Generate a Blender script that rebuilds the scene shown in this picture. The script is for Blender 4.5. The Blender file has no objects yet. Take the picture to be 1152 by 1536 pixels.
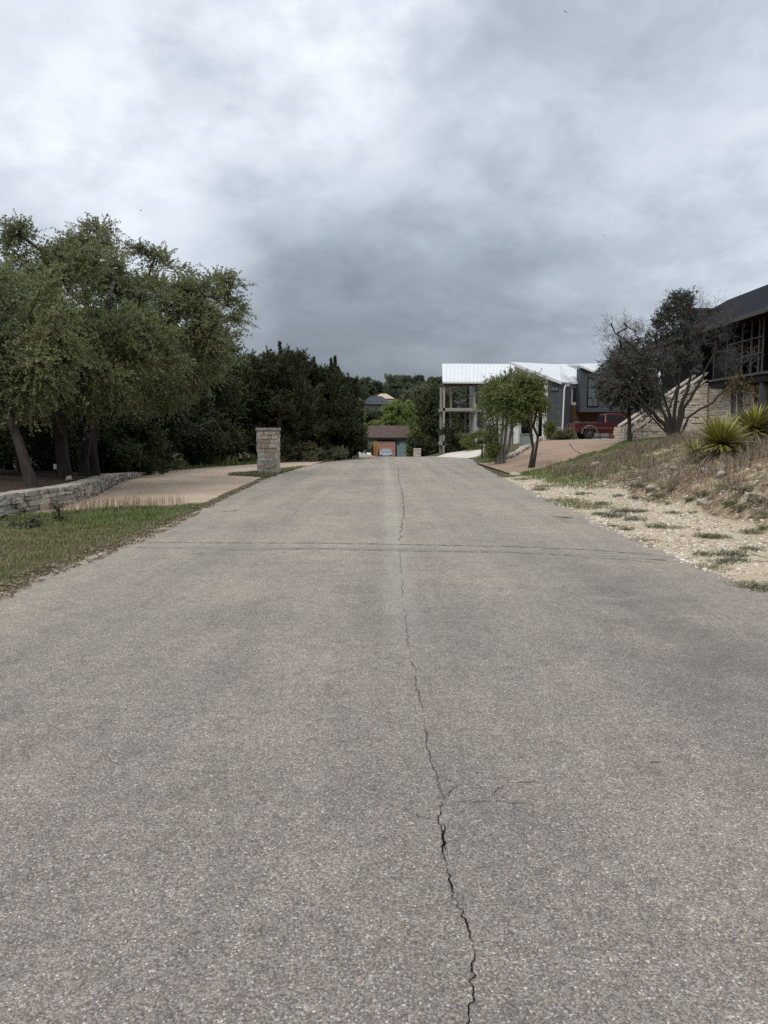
import bpy, math, random, zlib
import numpy as np
from mathutils import Vector, noise as mnoise

rng = np.random.default_rng(7)
random.seed(7)
R = math.radians
scene = bpy.context.scene
COL = scene.collection

# ------------------------------------------------------------------ camera
F = 1130.0
CAMZ = 1.6
HOR = 650.0
TH = math.atan((768 - HOR) / F)
cth, sth = math.cos(TH), math.sin(TH)
cd = bpy.data.cameras.new("camera")
cam = bpy.data.objects.new("camera", cd)
COL.objects.link(cam)
cam.location = (0, 0, CAMZ)
cam.rotation_euler = (math.pi / 2 - TH, 0, 0)
cd.sensor_fit = 'VERTICAL'
cd.sensor_height = 36
cd.sensor_width = 27
cd.lens = 36 * F / 1536
cd.clip_start = 0.05
cd.clip_end = 9000
scene.camera = cam


def ray(px, py):
    dx, dy = px - 576, 768 - py
    fw = F * cth + dy * sth
    up = dy * cth - F * sth
    return dx / fw, up / fw


def P(px, py, D):
    a, b = ray(px, py)
    return (a * D, D, CAMZ + b * D)


def G(px, py, z=0.0):
    a, b = ray(px, py)
    D = (z - CAMZ) / b
    return (a * D, D)


# ------------------------------------------------------------------ object helpers
def tag(o, label=None, cat=None, group=None, kind=None):
    if label: o['label'] = label
    if cat: o['category'] = cat
    if group: o['group'] = group
    if kind: o['kind'] = kind
    return o


def empty(name, loc, rz=0.0):
    o = bpy.data.objects.new(name, None)
    COL.objects.link(o)
    o.location = loc
    o.rotation_euler = (0, 0, rz)
    o.empty_display_size = 0.2
    return o


def thing(name, label, cat, loc=(0, 0, 0), rz=0.0, group=None):
    return tag(empty(name, loc, rz), label, cat, group)


def copy_tree(o, parent=None):
    c = o.copy()
    COL.objects.link(c)
    if parent is not None: c.parent = parent
    for ch in list(o.children):
        copy_tree(ch, c)
    return c


def np_mesh(name, V, Fq, mats, parent=None, smooth=False):
    """V (n,3) ; Fq (m,k) all faces the same size"""
    V = np.asarray(V, dtype=np.float32)
    Fq = np.asarray(Fq, dtype=np.int32)
    me = bpy.data.meshes.new(name)
    me.vertices.add(len(V))
    me.vertices.foreach_set('co', V.ravel())
    m, k = Fq.shape
    me.loops.add(m * k)
    me.loops.foreach_set('vertex_index', Fq.ravel())
    me.polygons.add(m)
    me.polygons.foreach_set('loop_start', np.arange(0, m * k, k, dtype=np.int32))
    me.polygons.foreach_set('loop_total', np.full(m, k, dtype=np.int32))
    if smooth:
        me.polygons.foreach_set('use_smooth', np.ones(m, dtype=bool))
    me.update(calc_edges=True)
    me.validate()
    o = bpy.data.objects.new(name, me)
    for mt in (mats if isinstance(mats, (list, tuple)) else [mats]):
        me.materials.append(mt)
    COL.objects.link(o)
    if parent is not None: o.parent = parent
    return o


class MB:
    def __init__(s):
        s.v = []
        s.f = []

    def add(s, vs, fs):
        b = len(s.v)
        s.v += [tuple(map(float, p)) for p in vs]
        s.f += [tuple(b + i for i in f) for f in fs]

    def box(s, c, d, rz=0.0, taper=1.0):
        hx, hy, hz = d[0] / 2, d[1] / 2, d[2] / 2
        ca, sa = math.cos(rz), math.sin(rz)
        vs = []
        for z in (-hz, hz):
            t = 1.0 if z < 0 else taper
            for x, y in ((-hx, -hy), (hx, -hy), (hx, hy), (-hx, hy)):
                x *= t; y *= t
                vs.append((c[0] + x * ca - y * sa, c[1] + x * sa + y * ca, c[2] + z))
        s.add(vs, [(3, 2, 1, 0), (4, 5, 6, 7), (0, 1, 5, 4), (1, 2, 6, 5), (2, 3, 7, 6), (3, 0, 4, 7)])

    def hexa(s, vs):
        s.add(vs, [(3, 2, 1, 0), (4, 5, 6, 7), (0, 1, 5, 4), (1, 2, 6, 5), (2, 3, 7, 6), (3, 0, 4, 7)])

    def wall(s, a, b, t, za0, za1, zb0=None, zb1=None):
        """upright slab from a to b (xy), thickness t to the left of a->b"""
        zb0 = za0 if zb0 is None else zb0
        zb1 = za1 if zb1 is None else zb1
        dx, dy = b[0] - a[0], b[1] - a[1]
        L = math.hypot(dx, dy)
        nx, ny = -dy / L * t, dx / L * t
        s.hexa([(a[0], a[1], za0), (b[0], b[1], zb0), (b[0] + nx, b[1] + ny, zb0), (a[0] + nx, a[1] + ny, za0),
                (a[0], a[1], za1), (b[0], b[1], zb1), (b[0] + nx, b[1] + ny, zb1), (a[0] + nx, a[1] + ny, za1)])

    def slab(s, pts, t):
        """polygon pts (3D, ccw from above) thickened downward by t"""
        n = len(pts)
        vs = list(pts) + [(p[0], p[1], p[2] - t) for p in pts]
        fs = [tuple(range(n)), tuple(range(2 * n - 1, n - 1, -1))]
        for i in range(n):
            j = (i + 1) % n
            fs.append((i, n + i, n + j, j))
        s.add(vs, fs)

    def tube(s, pts, rads, k=8, cap=True):
        pts = [Vector(p) for p in pts]
        if not isinstance(rads, (list, tuple)): rads = [rads] * len(pts)
        b = len(s.v)
        up = Vector((0.31, 0.22, 0.93))
        for i, p in enumerate(pts):
            d = (pts[min(i + 1, len(pts) - 1)] - pts[max(i - 1, 0)])
            if d.length < 1e-9: d = Vector((0, 0, 1))
            d.normalize()
            u = d.cross(up if abs(d.dot(up)) < 0.95 else Vector((1, 0, 0))).normalized()
            w = d.cross(u)
            for j in range(k):
                a = 2 * math.pi * j / k
                q = p + (u * math.cos(a) + w * math.sin(a)) * rads[i]
                s.v.append(tuple(q))
        for i in range(len(pts) - 1):
            for j in range(k):
                a0 = b + i * k + j
                a1 = b + i * k + (j + 1) % k
                s.f.append((a0, a1, a1 + k, a0 + k))
        if cap:
            s.f.append(tuple(b + j for j in range(k))[::-1])
            e = b + (len(pts) - 1) * k
            s.f.append(tuple(e + j for j in range(k)))

    def build(s, name, mat, parent=None, smooth=False, bevel=0.0):
        me = bpy.data.meshes.new(name)
        me.from_pydata(s.v, [], s.f)
        me.validate()
        if smooth:
            for p in me.polygons: p.use_smooth = True
        o = bpy.data.objects.new(name, me)
        me.materials.append(mat)
        COL.objects.link(o)
        if parent is not None: o.parent = parent
        if bevel:
            m = o.modifiers.new('bevel', 'BEVEL')
            m.width = bevel; m.segments = 2; m.limit_method = 'ANGLE'
        return o


# ------------------------------------------------------------------ materials
class NT:
    def __init__(s, name):
        s.m = bpy.data.materials.new(name)
        s.m.use_nodes = True
        s.t = s.m.node_tree
        s.b = s.t.nodes['Principled BSDF']
        s.b.inputs['Specular IOR Level'].default_value = 0.3

    def n(s, ty, **kw):
        nd = s.t.nodes.new(ty)
        for k, v in kw.items():
            setattr(nd, k, v)
        return nd

    def l(s, a, b): s.t.links.new(a, b)

    def pos(s, kind='pos'):
        if kind == 'pos':
            return s.n('ShaderNodeNewGeometry').outputs['Position']
        return s.n('ShaderNodeTexCoord').outputs['Object']

    def noise(s, vec, scale, detail=4, rough=0.55, dist=0.0):
        nd = s.n('ShaderNodeTexNoise')
        nd.inputs['Scale'].default_value = scale
        nd.inputs['Detail'].default_value = detail
        nd.inputs['Roughness'].default_value = rough
        nd.inputs['Distortion'].default_value = dist
        s.l(vec, nd.inputs['Vector'])
        return nd.outputs['Fac']

    def ramp(s, fac, stops):
        nd = s.n('ShaderNodeValToRGB')
        el = nd.color_ramp.elements
        while len(el) < len(stops): el.new(0.5)
        for e, (p, c) in zip(el, stops):
            e.position = p
            e.color = (*c, 1) if len(c) == 3 else c
        s.l(fac, nd.inputs['Fac'])
        return nd.outputs['Color']

    def mix(s, fac, a, b, mode='MIX'):
        nd = s.n('ShaderNodeMix', data_type='RGBA', blend_type=mode)
        for sock, v in ((nd.inputs[0], fac), (nd.inputs[6], a), (nd.inputs[7], b)):
            if isinstance(v, (int, float)): sock.default_value = v
            elif isinstance(v, tuple): sock.default_value = (*v, 1)
            else: s.l(v, sock)
        return nd.outputs[2]

    def math(s, op, a, b=0.0, clamp=False):
        nd = s.n('ShaderNodeMath', operation=op, use_clamp=clamp)
        for sock, v in ((nd.inputs[0], a), (nd.inputs[1], b)):
            if isinstance(v, (int, float)): sock.default_value = v
            else: s.l(v, sock)
        return nd.outputs[0]

    def maprange(s, v, a, b, c=0.0, d=1.0, smooth=True):
        nd = s.n('ShaderNodeMapRange')
        nd.interpolation_type = 'SMOOTHSTEP' if smooth else 'LINEAR'
        s.l(v, nd.inputs[0])
        for i, x in zip((1, 2, 3, 4), (a, b, c, d)): nd.inputs[i].default_value = x
        return nd.outputs[0]

    def bump(s, h, strength=0.4, dist=0.01):
        nd = s.n('ShaderNodeBump')
        nd.inputs['Strength'].default_value = strength
        nd.inputs['Distance'].default_value = dist
        s.l(h, nd.inputs['Height'])
        s.l(nd.outputs[0], s.b.inputs['Normal'])

    def color(s, c):
        if isinstance(c, tuple): s.b.inputs['Base Color'].default_value = (*c, 1)
        else: s.l(c, s.b.inputs['Base Color'])


def pmat(name, c1, c2=None, scale=3.0, rough=0.8, bump=0.0, bscale=None, metal=0.0, spec=0.3, coord='obj', streak=None):
    t = NT(name)
    c2 = c2 or tuple(x * 0.75 for x in c1)
    v = t.pos(coord)
    if streak:
        mp = t.n('ShaderNodeMapping')
        mp.inputs['Scale'].default_value = streak
        t.l(v, mp.inputs['Vector'])
        v = mp.outputs[0]
    f = t.noise(v, scale, 5)
    t.color(t.ramp(f, [(0.3, c1), (0.7, c2)]))
    t.b.inputs['Roughness'].default_value = rough
    t.b.inputs['Metallic'].default_value = metal
    t.b.inputs['Specular IOR Level'].default_value = spec
    if bump:
        t.bump(t.noise(v, bscale or scale * 4, 6), bump, 0.02)
    return t.m


def leafmat(name, stops, rough=0.5, trans=0.4, objrand=0.0, spec=0.4):
    t = NT(name)
    g = t.n('ShaderNodeNewGeometry')
    f = g.outputs['Random Per Island']
    v = t.pos('obj')
    cl = t.noise(v, 0.9, 3)
    ff = t.math('ADD', t.math('MULTIPLY', f, 0.55), t.math('MULTIPLY', cl, 0.45))
    if objrand:
        oi = t.n('ShaderNodeObjectInfo').outputs['Random']
        ff = t.math('ADD', t.math('MULTIPLY', ff, 1 - objrand), t.math('MULTIPLY', oi, objrand))
    c = t.ramp(ff, stops)
    t.color(c)
    t.b.inputs['Roughness'].default_value = rough
    t.b.inputs['Specular IOR Level'].default_value = spec
    if trans:
        tr = t.n('ShaderNodeBsdfTranslucent')
        mx = t.n('ShaderNodeMixShader')
        mx.inputs[0].default_value = trans
        t.l(c, tr.inputs['Color'])
        out = t.t.nodes['Material Output']
        t.l(t.b.outputs[0], mx.inputs[1])
        t.l(tr.outputs[0], mx.inputs[2])
        t.l(mx.outputs[0], out.inputs['Surface'])
    return t.m


def stonemat(name, cols, rough=0.9, dirt=.35):
    t = NT(name)
    g = t.n('ShaderNodeNewGeometry')
    v = g.outputs['Position']
    base = t.ramp(g.outputs['Random Per Island'], cols)
    n1 = t.noise(v, 6, 6, 0.7)
    base = t.mix(t.maprange(n1, 0.46, 0.72, 0, dirt), base, tuple(0.4 * x for x in cols[0][1]))
    n2 = t.noise(v, 55, 4, 0.6)
    base = t.mix(0.35, base, t.ramp(n2, [(0.3, (0.45, 0.45, 0.45)), (0.7, (1.3, 1.28, 1.2))]), 'MULTIPLY')
    t.color(base)
    t.b.inputs['Roughness'].default_value = rough
    t.bump(t.math('ADD', n1, n2), 0.6, 0.02)
    return t.m


def glassmat(name, tint=(0.02, 0.025, 0.03), rough=0.06):
    t = NT(name)
    t.color(tint)
    t.b.inputs['Roughness'].default_value = rough
    t.b.inputs['Specular IOR Level'].default_value = 0.8
    return t.m


def road_material():
    t = NT('chip_seal')
    p = t.pos()
    vo = t.n('ShaderNodeTexVoronoi')
    vo.inputs['Scale'].default_value = 146
    vo.inputs['Randomness'].default_value = 1.0
    wp_ = t.n('ShaderNodeTexNoise')
    wp_.inputs['Scale'].default_value = 90
    wp_.inputs['Detail'].default_value = 2
    t.l(p, wp_.inputs['Vector'])
    wa = t.n('ShaderNodeVectorMath', operation='MULTIPLY_ADD')
    t.l(wp_.outputs['Color'], wa.inputs[0])
    wa.inputs[1].default_value = (.012, .012, .012)
    t.l(p, wa.inputs[2])
    t.l(wa.outputs[0], vo.inputs['Vector'])
    sep = t.n('ShaderNodeSeparateColor')
    t.l(vo.outputs['Color'], sep.inputs[0])
    stone = t.ramp(sep.outputs[0], [(0.0, (0.125, 0.112, 0.104)), (0.35, (0.210, 0.193, 0.174)), (0.66, (0.257, 0.239, 0.215)),
                                    (0.93, (0.325, 0.295, 0.272)), (1.0, (0.52, 0.50, 0.47))])
    warm = t.ramp(sep.outputs[1], [(0.0, (1.0, 1.0, 1.04)), (0.6, (1, 1, 1)), (1.0, (1.12, 0.98, 0.88))])
    stone = t.mix(1.0, stone, warm, 'MULTIPLY')
    gap = t.maprange(vo.outputs['Distance'], 0.46, 0.78)
    col = t.mix(t.math('MULTIPLY', gap, 0.66), stone, (0.085, 0.074, 0.067))
    # broad mottling, wheel paths and binder bleed
    big = t.noise(p, 0.35, 5, 0.6)
    col = t.mix(1.0, col, t.ramp(big, [(0.3, (0.86, 0.87, 0.88)), (0.5, (1, 1, 1)), (0.7, (1.13, 1.10, 1.05))]), 'MULTIPLY')
    mp = t.n('ShaderNodeMapping')
    mp.inputs['Scale'].default_value = (1.3, 0.05, 1)
    mp.inputs['Rotation'].default_value = (0, 0, R(-1.5))
    t.l(p, mp.inputs['Vector'])
    st = t.noise(mp.outputs[0], 1.0, 4, 0.6)
    col = t.mix(1.0, col, t.ramp(st, [(0.3, (0.82, 0.83, 0.84)), (0.52, (1, 1, 1)), (0.7, (1.10, 1.09, 1.06))]), 'MULTIPLY')
    mid = t.noise(p, 2.6, 6, 0.7)
    col = t.mix(1.0, col, t.ramp(mid, [(0.25, (0.82, 0.82, 0.82)), (0.5, (1, 1, 1)), (0.75, (1.1, 1.09, 1.07))]), 'MULTIPLY')
    fine = t.noise(p, 14, 4, 0.7)
    col = t.mix(1.0, col, t.ramp(fine, [(0.3, (0.84, 0.84, 0.84)), (0.7, (1.14, 1.13, 1.12))]), 'MULTIPLY')
    g3 = t.noise(p, 230, 3, 0.7)
    col = t.mix(1.0, col, (1.09, 1.066, 1.043), 'MULTIPLY')
    wear = t.noise(mp.outputs[0], 2.2, 6, 0.7)
    pat = t.noise(p, 0.9, 6, 0.72, 0.6)
    col = t.mix(t.maprange(t.math('ADD', t.math('MULTIPLY', wear, .5), t.math('MULTIPLY', pat, .5)), .52, .66), col, t.mix(1.0, col, (0.76, 0.765, 0.78), 'MULTIPLY'))
    col = t.mix(t.maprange(t.noise(p, 0.55, 7, 0.7, 0.8), .54, .68), col, t.mix(1.0, col, (1.13, 1.11, 1.07), 'MULTIPLY'))
    col = t.mix(1.0, col, t.ramp(g3, [(0.3, (0.74, 0.74, 0.74)), (0.7, (1.24, 1.23, 1.22))]), 'MULTIPLY')
    # long dark bleed on the right wheel path, x 1.7 .. 3.2
    sp = t.n('ShaderNodeSeparateXYZ')
    t.l(p, sp.inputs[0])
    wob = t.math('ADD', sp.outputs[0], t.math('MULTIPLY', t.noise(p, 0.5, 3), 1.6))
    a = t.maprange(wob, 2.2, 3.2)
    b = t.maprange(wob, 3.3, 4.4, 1.0, 0.0)
    dark = t.math('MULTIPLY', t.math('MULTIPLY', a, b), t.maprange(t.noise(p, 0.9, 5, 0.65), 0.35, 0.65))
    yb = t.math('MULTIPLY', t.maprange(sp.outputs[1], 2.5, 5.0), t.maprange(sp.outputs[1], 7.0, 11.0, 1, 0))
    col = t.mix(t.math('MULTIPLY', t.math('MULTIPLY', dark, yb), 0.5), col, (0.075, 0.072, 0.07))
    # paler centre seam
    cs = t.math('ABSOLUTE', t.math('SUBTRACT', sp.outputs[0], 0.16))
    seam = t.math('MULTIPLY', t.maprange(cs, 0.05, 0.22, 1, 0), t.maprange(sp.outputs[1], 4.5, 7.5))
    col = t.mix(t.math('MULTIPLY', seam, 0.22), col, (0.34, 0.32, 0.29))
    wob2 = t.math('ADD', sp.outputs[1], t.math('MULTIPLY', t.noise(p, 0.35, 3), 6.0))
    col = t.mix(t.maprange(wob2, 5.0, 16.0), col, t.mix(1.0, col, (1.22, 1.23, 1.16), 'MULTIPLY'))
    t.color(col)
    t.b.inputs['Roughness'].default_value = 0.92
    t.b.inputs['Specular IOR Level'].default_value = 0.25
    hgt = t.math('SUBTRACT', 1.0, vo.outputs['Distance'])
    t.bump(hgt, 0.55, 0.006)
    return t.m


def ground_material():
    t = NT('limestone_soil')
    p = t.pos()
    at = t.n('ShaderNodeAttribute')
    at.attribute_name = 'zone'
    sep = t.n('ShaderNodeSeparateColor')
    t.l(at.outputs['Color'], sep.inputs[0])
    n_big = t.noise(p, 0.8, 5, 0.6)
    n_mid = t.noise(p, 5, 6, 0.65)
    n_fine = t.noise(p, 40, 4, 0.6)
    vo = t.n('ShaderNodeTexVoronoi')
    vo.inputs['Scale'].default_value = 26
    t.l(p, vo.inputs['Vector'])
    sv = t.n('ShaderNodeSeparateColor')
    t.l(vo.outputs['Color'], sv.inputs[0])
    grav = t.ramp(n_big, [(0.3, (0.46, 0.35, 0.225)), (0.5, (0.53, 0.42, 0.29)), (0.7, (0.57, 0.49, 0.37))])
    peb = t.ramp(sv.outputs[0], [(0, (0.26, 0.215, 0.155)), (0.5, (0.49, 0.415, 0.31)), (1, (0.72, 0.66, 0.56))])
    grav = t.mix(t.maprange(n_mid, 0.40, 0.62), grav, peb)
    grav = t.mix(1.0, grav, t.ramp(n_fine, [(0.3, (0.72, 0.72, 0.72)), (0.7, (1.15, 1.15, 1.15))]), 'MULTIPLY')
    bank = t.ramp(n_mid, [(0.38, (0.11, 0.080, 0.052)), (0.50, (0.27, 0.205, 0.132)), (0.63, (0.50, 0.405, 0.275))])
    bank = t.mix(1.0, bank, t.ramp(n_fine, [(0.3, (0.6, 0.6, 0.6)), (0.7, (1.2, 1.2, 1.2))]), 'MULTIPLY')
    soil = t.ramp(n_mid, [(0.3, (0.05, 0.048, 0.022)), (0.55, (0.10, 0.085, 0.045)), (0.75, (0.20, 0.16, 0.10))])
    mulch = t.ramp(n_fine, [(0.3, (0.028, 0.02, 0.014)), (0.7, (0.085, 0.06, 0.045))])
    e = t.math('MULTIPLY', t.math('SUBTRACT', n_mid, 0.5), 0.9)
    def m(ch): return t.maprange(t.math('ADD', sep.outputs[ch], e), 0.35, 0.65)
    col = t.mix(m(0), soil, grav)
    col = t.mix(m(1), col, bank)
    col = t.mix(m(2), col, mulch)
    t.color(col)
    t.b.inputs['Roughness'].default_value = 0.95
    t.b.inputs['Specular IOR Level'].default_value = 0.15
    t.bump(t.math('ADD', t.math('MULTIPLY', n_mid, 1.2), t.math('ADD', n_fine, t.math('MULTIPLY', vo.outputs['Distance'], -0.6))), 0.8, 0.03)
    return t.m


def drive_material(name, c1, c2, c3):
    t = NT(name)
    p = t.pos()
    n1 = t.noise(p, 0.6, 5, 0.6)
    n2 = t.noise(p, 8, 5, 0.65)
    n3 = t.noise(p, 70, 3, 0.6)
    col = t.ramp(n1, [(0.3, c1), (0.5, c2), (0.7, c3)])
    col = t.mix(1.0, col, t.ramp(n2, [(0.3, (0.8, 0.8, 0.8)), (0.7, (1.12, 1.12, 1.12))]), 'MULTIPLY')
    col = t.mix(1.0, col, t.ramp(n3, [(0.3, (0.72, 0.72, 0.72)), (0.7, (1.2, 1.2, 1.2))]), 'MULTIPLY')
    t.color(col)
    t.b.inputs['Roughness'].default_value = 0.9
    t.bump(n3, 0.3, 0.006)
    return t.m


M = {}
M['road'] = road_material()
M['ground'] = ground_material()
M['drive'] = drive_material('pink_gravel_concrete', (0.345, 0.262, 0.192), (0.43, 0.328, 0.24), (0.47, 0.38, 0.285))
M['drive_red'] = drive_material('rust_gravel_concrete', (0.265, 0.180, 0.122), (0.315, 0.215, 0.148), (0.355, 0.255, 0.18))
M['concrete'] = drive_material('pale_concrete', (0.52, 0.47, 0.40), (0.58, 0.53, 0.46), (0.62, 0.58, 0.5))
M['crack'] = pmat('crack_shadow', (0.006, 0.005, 0.0045), (0.016, 0.014, 0.012), 30, 1.0, spec=0.0)
M['seam'] = pmat('patched_seam', (0.062, 0.058, 0.054), (0.15, 0.14, 0.13), 9, 1.0, coord='pos')
M['seamfill'] = pmat('trench_fill', (0.17, 0.158, 0.144), (0.25, 0.235, 0.215), 30, 1.0, 0.4, 60, coord='pos')
M['bark'] = pmat('oak_bark', (0.050, 0.042, 0.036), (0.018, 0.015, 0.013), 6, 0.95, 0.9, 14, streak=(1.6, 1.6, 0.3))
M['bark_j'] = pmat('juniper_bark', (0.048, 0.039, 0.034), (0.016, 0.013, 0.012), 7, 0.95, 0.9, 16, streak=(2, 2, 0.25))
M['twig'] = pmat('grey_twig', (0.12, 0.105, 0.10), (0.06, 0.052, 0.05), 3, 0.95)
M['bark_g'] = pmat('grey_smooth_bark', (0.13, 0.118, 0.105), (0.07, 0.062, 0.055), 5, .95, .5, 14, streak=(1.6, 1.6, .4))
M['oak'] = leafmat('oak_leaf', [(0.15, (0.12, 0.134, 0.060)), (0.45, (0.20, 0.215, 0.098)), (0.7, (0.255, 0.27, 0.13)), (0.92, (0.33, 0.335, 0.185))], objrand=.25, spec=.3)
M['dark'] = leafmat('thicket_leaf', [(0.15, (0.024, 0.031, 0.012)), (0.5, (0.050, 0.064, 0.024)), (0.85, (0.095, 0.115, 0.045))], objrand=0.25)
M['juniper'] = leafmat('juniper_spray', [(0.15, (0.026, 0.030, 0.014)), (0.5, (0.046, 0.052, 0.025)), (0.85, (0.078, 0.082, 0.042))], trans=0.2, spec=.12, objrand=0.15)
M['juniper_g'] = leafmat('juniper_grey_spray', [(0.15, (0.035, 0.040, 0.031)), (0.5, (0.066, 0.072, 0.056)), (0.85, (0.13, 0.132, 0.105))], trans=0.2)
M['green'] = leafmat('elm_leaf', [(0.15, (0.068, 0.090, 0.024)), (0.5, (0.130, 0.160, 0.045)), (0.85, (0.21, 0.24, 0.08))])
M['bright'] = leafmat('bright_leaf', [(0.15, (0.10, 0.14, 0.035)), (0.5, (0.19, 0.25, 0.065)), (0.85, (0.28, 0.34, 0.11))])
M['hill'] = leafmat('hill_leaf', [(0.2, (0.046, 0.062, 0.034)), (0.5, (0.095, 0.118, 0.064)), (0.8, (0.165, 0.18, 0.105))], objrand=0.45)
M['bronze'] = leafmat('bronze_leaf', [(0.15, (0.10, 0.06, 0.015)), (0.5, (0.19, 0.12, 0.035)), (0.85, (0.28, 0.22, 0.06))])
M['yucca'] = leafmat('yucca_leaf', [(0.15, (0.12, 0.12, 0.025)), (0.5, (0.25, 0.235, 0.05)), (0.85, (0.40, 0.35, 0.10))], trans=0.1)
M['yucca_d'] = leafmat('yucca_dead_leaf', [(0.15, (0.16, 0.12, 0.07)), (0.85, (0.34, 0.27, 0.18))], trans=0.05)
M['grass'] = leafmat('verge_grass', [(0.15, (0.085, 0.100, 0.028)), (0.45, (0.155, 0.172, 0.050)), (0.65, (0.22, 0.195, 0.085)), (0.9, (0.33, 0.255, 0.15))], trans=0.3)
M['lush'] = leafmat('lush_grass', [(0.15, (0.065, 0.092, 0.024)), (0.5, (0.125, 0.165, 0.044)), (0.85, (0.20, 0.23, 0.08))], trans=0.3)
M['dry'] = leafmat('dry_grass', [(0.15, (0.10, 0.072, 0.048)), (0.5, (0.21, 0.158, 0.108)), (0.85, (0.36, 0.285, 0.19))], trans=0.2)
M['weed'] = leafmat('weed_leaf', [(0.15, (0.07, 0.072, 0.035)), (0.5, (0.125, 0.125, 0.062)), (0.85, (0.23, 0.205, 0.12))], trans=0.2)
M['seed'] = leafmat('seed_grass', [(0.15, (0.26, 0.19, 0.13)), (0.85, (0.48, 0.38, 0.28))], trans=0.3)
M['stone'] = stonemat('post_stone', [(0.0, (0.36, 0.295, 0.225)), (0.4, (0.52, 0.455, 0.37)), (0.75, (0.60, 0.55, 0.48)), (1.0, (0.42, 0.385, 0.34))])
M['stone_w'] = stonemat('weathered_limestone', [(0.0, (0.26, 0.23, 0.195)), (0.4, (0.40, 0.355, 0.305)), (0.75, (0.50, 0.455, 0.39)), (1.0, (0.30, 0.275, 0.25))], dirt=.75)
M['lime'] = stonemat('cream_limestone', [(0.0, (0.44, 0.37, 0.295)), (0.4, (0.54, 0.465, 0.385)), (0.75, (0.62, 0.55, 0.47)), (1.0, (0.50, 0.44, 0.385))])
M['rock'] = pmat('limestone_rock', (0.48, 0.44, 0.38), (0.26, 0.23, 0.19), 7, 0.95, 0.7, 20)
M['mortar'] = pmat('mortar', (0.22, 0.195, 0.165), (0.15, 0.13, 0.11), 10, 0.95, 0.4)
M['cap'] = pmat('cap_stone', (0.36, 0.345, 0.315), (0.25, 0.24, 0.22), 8, 0.9, 0.5)
M['coping'] = pmat('coping_stone', (0.50, 0.46, 0.40), (0.36, 0.33, 0.28), 6, 0.9, 0.4)
M['whiteroof'] = pmat('white_metal_roof', (0.60, 0.615, 0.62), (0.55, 0.565, 0.57), 1.2, 0.5, spec=0.4)
M['white'] = pmat('white_stucco', (0.66, 0.64, 0.60), (0.58, 0.56, 0.52), 2, 0.85, 0.1)
M['greywall'] = pmat('pale_grey_stucco', (0.40, 0.385, 0.36), (0.33, 0.315, 0.29), 2, 0.85, 0.1)
M['steel'] = pmat('weathered_steel', (0.30, 0.275, 0.255), (0.22, 0.20, 0.185), 4, 0.7)
M['slate'] = pmat('slate_blue_siding', (0.060, 0.066, 0.078), (0.050, 0.055, 0.066), 2.5, 0.7)
M['wood'] = pmat('cedar_cladding', (0.150, 0.080, 0.038), (0.095, 0.050, 0.025), 4, 0.7, streak=(1, 1, 12))
M['soffit'] = pmat('stained_soffit', (0.13, 0.075, 0.055), (0.09, 0.05, 0.04), 4, 0.7)
M['black'] = pmat('black_metal', (0.006, 0.006, 0.0065), (0.008, 0.0075, 0.0075), 5, 0.7, spec=.08)
M['darkwood'] = pmat('dark_brown_trim', (0.026, 0.021, 0.020), (0.018, 0.014, 0.013), 5, 0.85, spec=.1)
M['porchdark'] = pmat('black_screen_and_shade', (0.005, 0.005, 0.0055), (0.007, 0.0065, 0.0065), 5, 1.0, spec=.02)  # flat black stands for the screened porch's dark inside and the entry's shade
M['trimgrey'] = pmat('grey_trim', (0.085, 0.08, 0.078), (0.065, 0.06, 0.058), 5, 0.75)
M['winframe'] = pmat('pale_window_frame', (0.55, 0.55, 0.52), (0.48, 0.48, 0.46), 5, 0.6)
M['glass'] = glassmat('window_glass')
M['glass_l'] = glassmat('pale_window_glass', (0.10, 0.125, 0.13), 0.1)
M['frost'] = glassmat('frosted_garage_glass', (0.20, 0.215, 0.21), 0.3)
M['door'] = pmat('brown_door', (0.125, 0.082, 0.055), (0.095, 0.06, 0.04), 3, 0.6)
M['teal'] = pmat('teal_siding', (0.17, 0.245, 0.24), (0.145, 0.215, 0.21), 3, 0.8)
M['salmon'] = pmat('salmon_garage_door', (0.36, 0.20, 0.15), (0.31, 0.17, 0.13), 3, 0.75)
M['orangewood'] = pmat('orange_wood_post', (0.36, 0.19, 0.07), (0.26, 0.13, 0.05), 4, 0.8)
M['tanwall'] = pmat('tan_stucco', (0.45, 0.36, 0.26), (0.38, 0.30, 0.22), 2, 0.9)
M['tarp'] = pmat('white_tarp', (0.62, 0.62, 0.64), (0.5, 0.5, 0.52), 3, 0.5)
M['sand'] = pmat('builders_sand', (0.40, 0.31, 0.20), (0.33, 0.25, 0.16), 5, 0.95, 0.5)
M['pedestal'] = pmat('grey_green_box', (0.20, 0.225, 0.205), (0.17, 0.19, 0.175), 4, 0.7)
M['tyre'] = pmat('tyre_rubber', (0.012, 0.012, 0.012), (0.02, 0.02, 0.02), 8, 0.85)
M['rim'] = pmat('dull_alloy', (0.10, 0.10, 0.10), (0.06, 0.06, 0.06), 6, 0.45, metal=0.6)
M['red'] = pmat('maroon_paint', (0.062, 0.010, 0.011), (0.05, 0.008, 0.009), 2, 0.3, spec=0.5)
M['flare'] = pmat('grey_plastic_flare', (0.13, 0.115, 0.11), (0.10, 0.09, 0.085), 4, 0.6)
M['silver'] = pmat('silver_blue_paint', (0.24, 0.28, 0.33), (0.20, 0.24, 0.29), 2, 0.3, spec=0.5)
M['lamp'] = pmat('red_lens', (0.25, 0.01, 0.01), (0.2, 0.01, 0.01), 4, 0.25)
M['cushion'] = pmat('grey_cushion', (0.40, 0.39, 0.37), (0.33, 0.32, 0.3), 4, 0.9)


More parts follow.
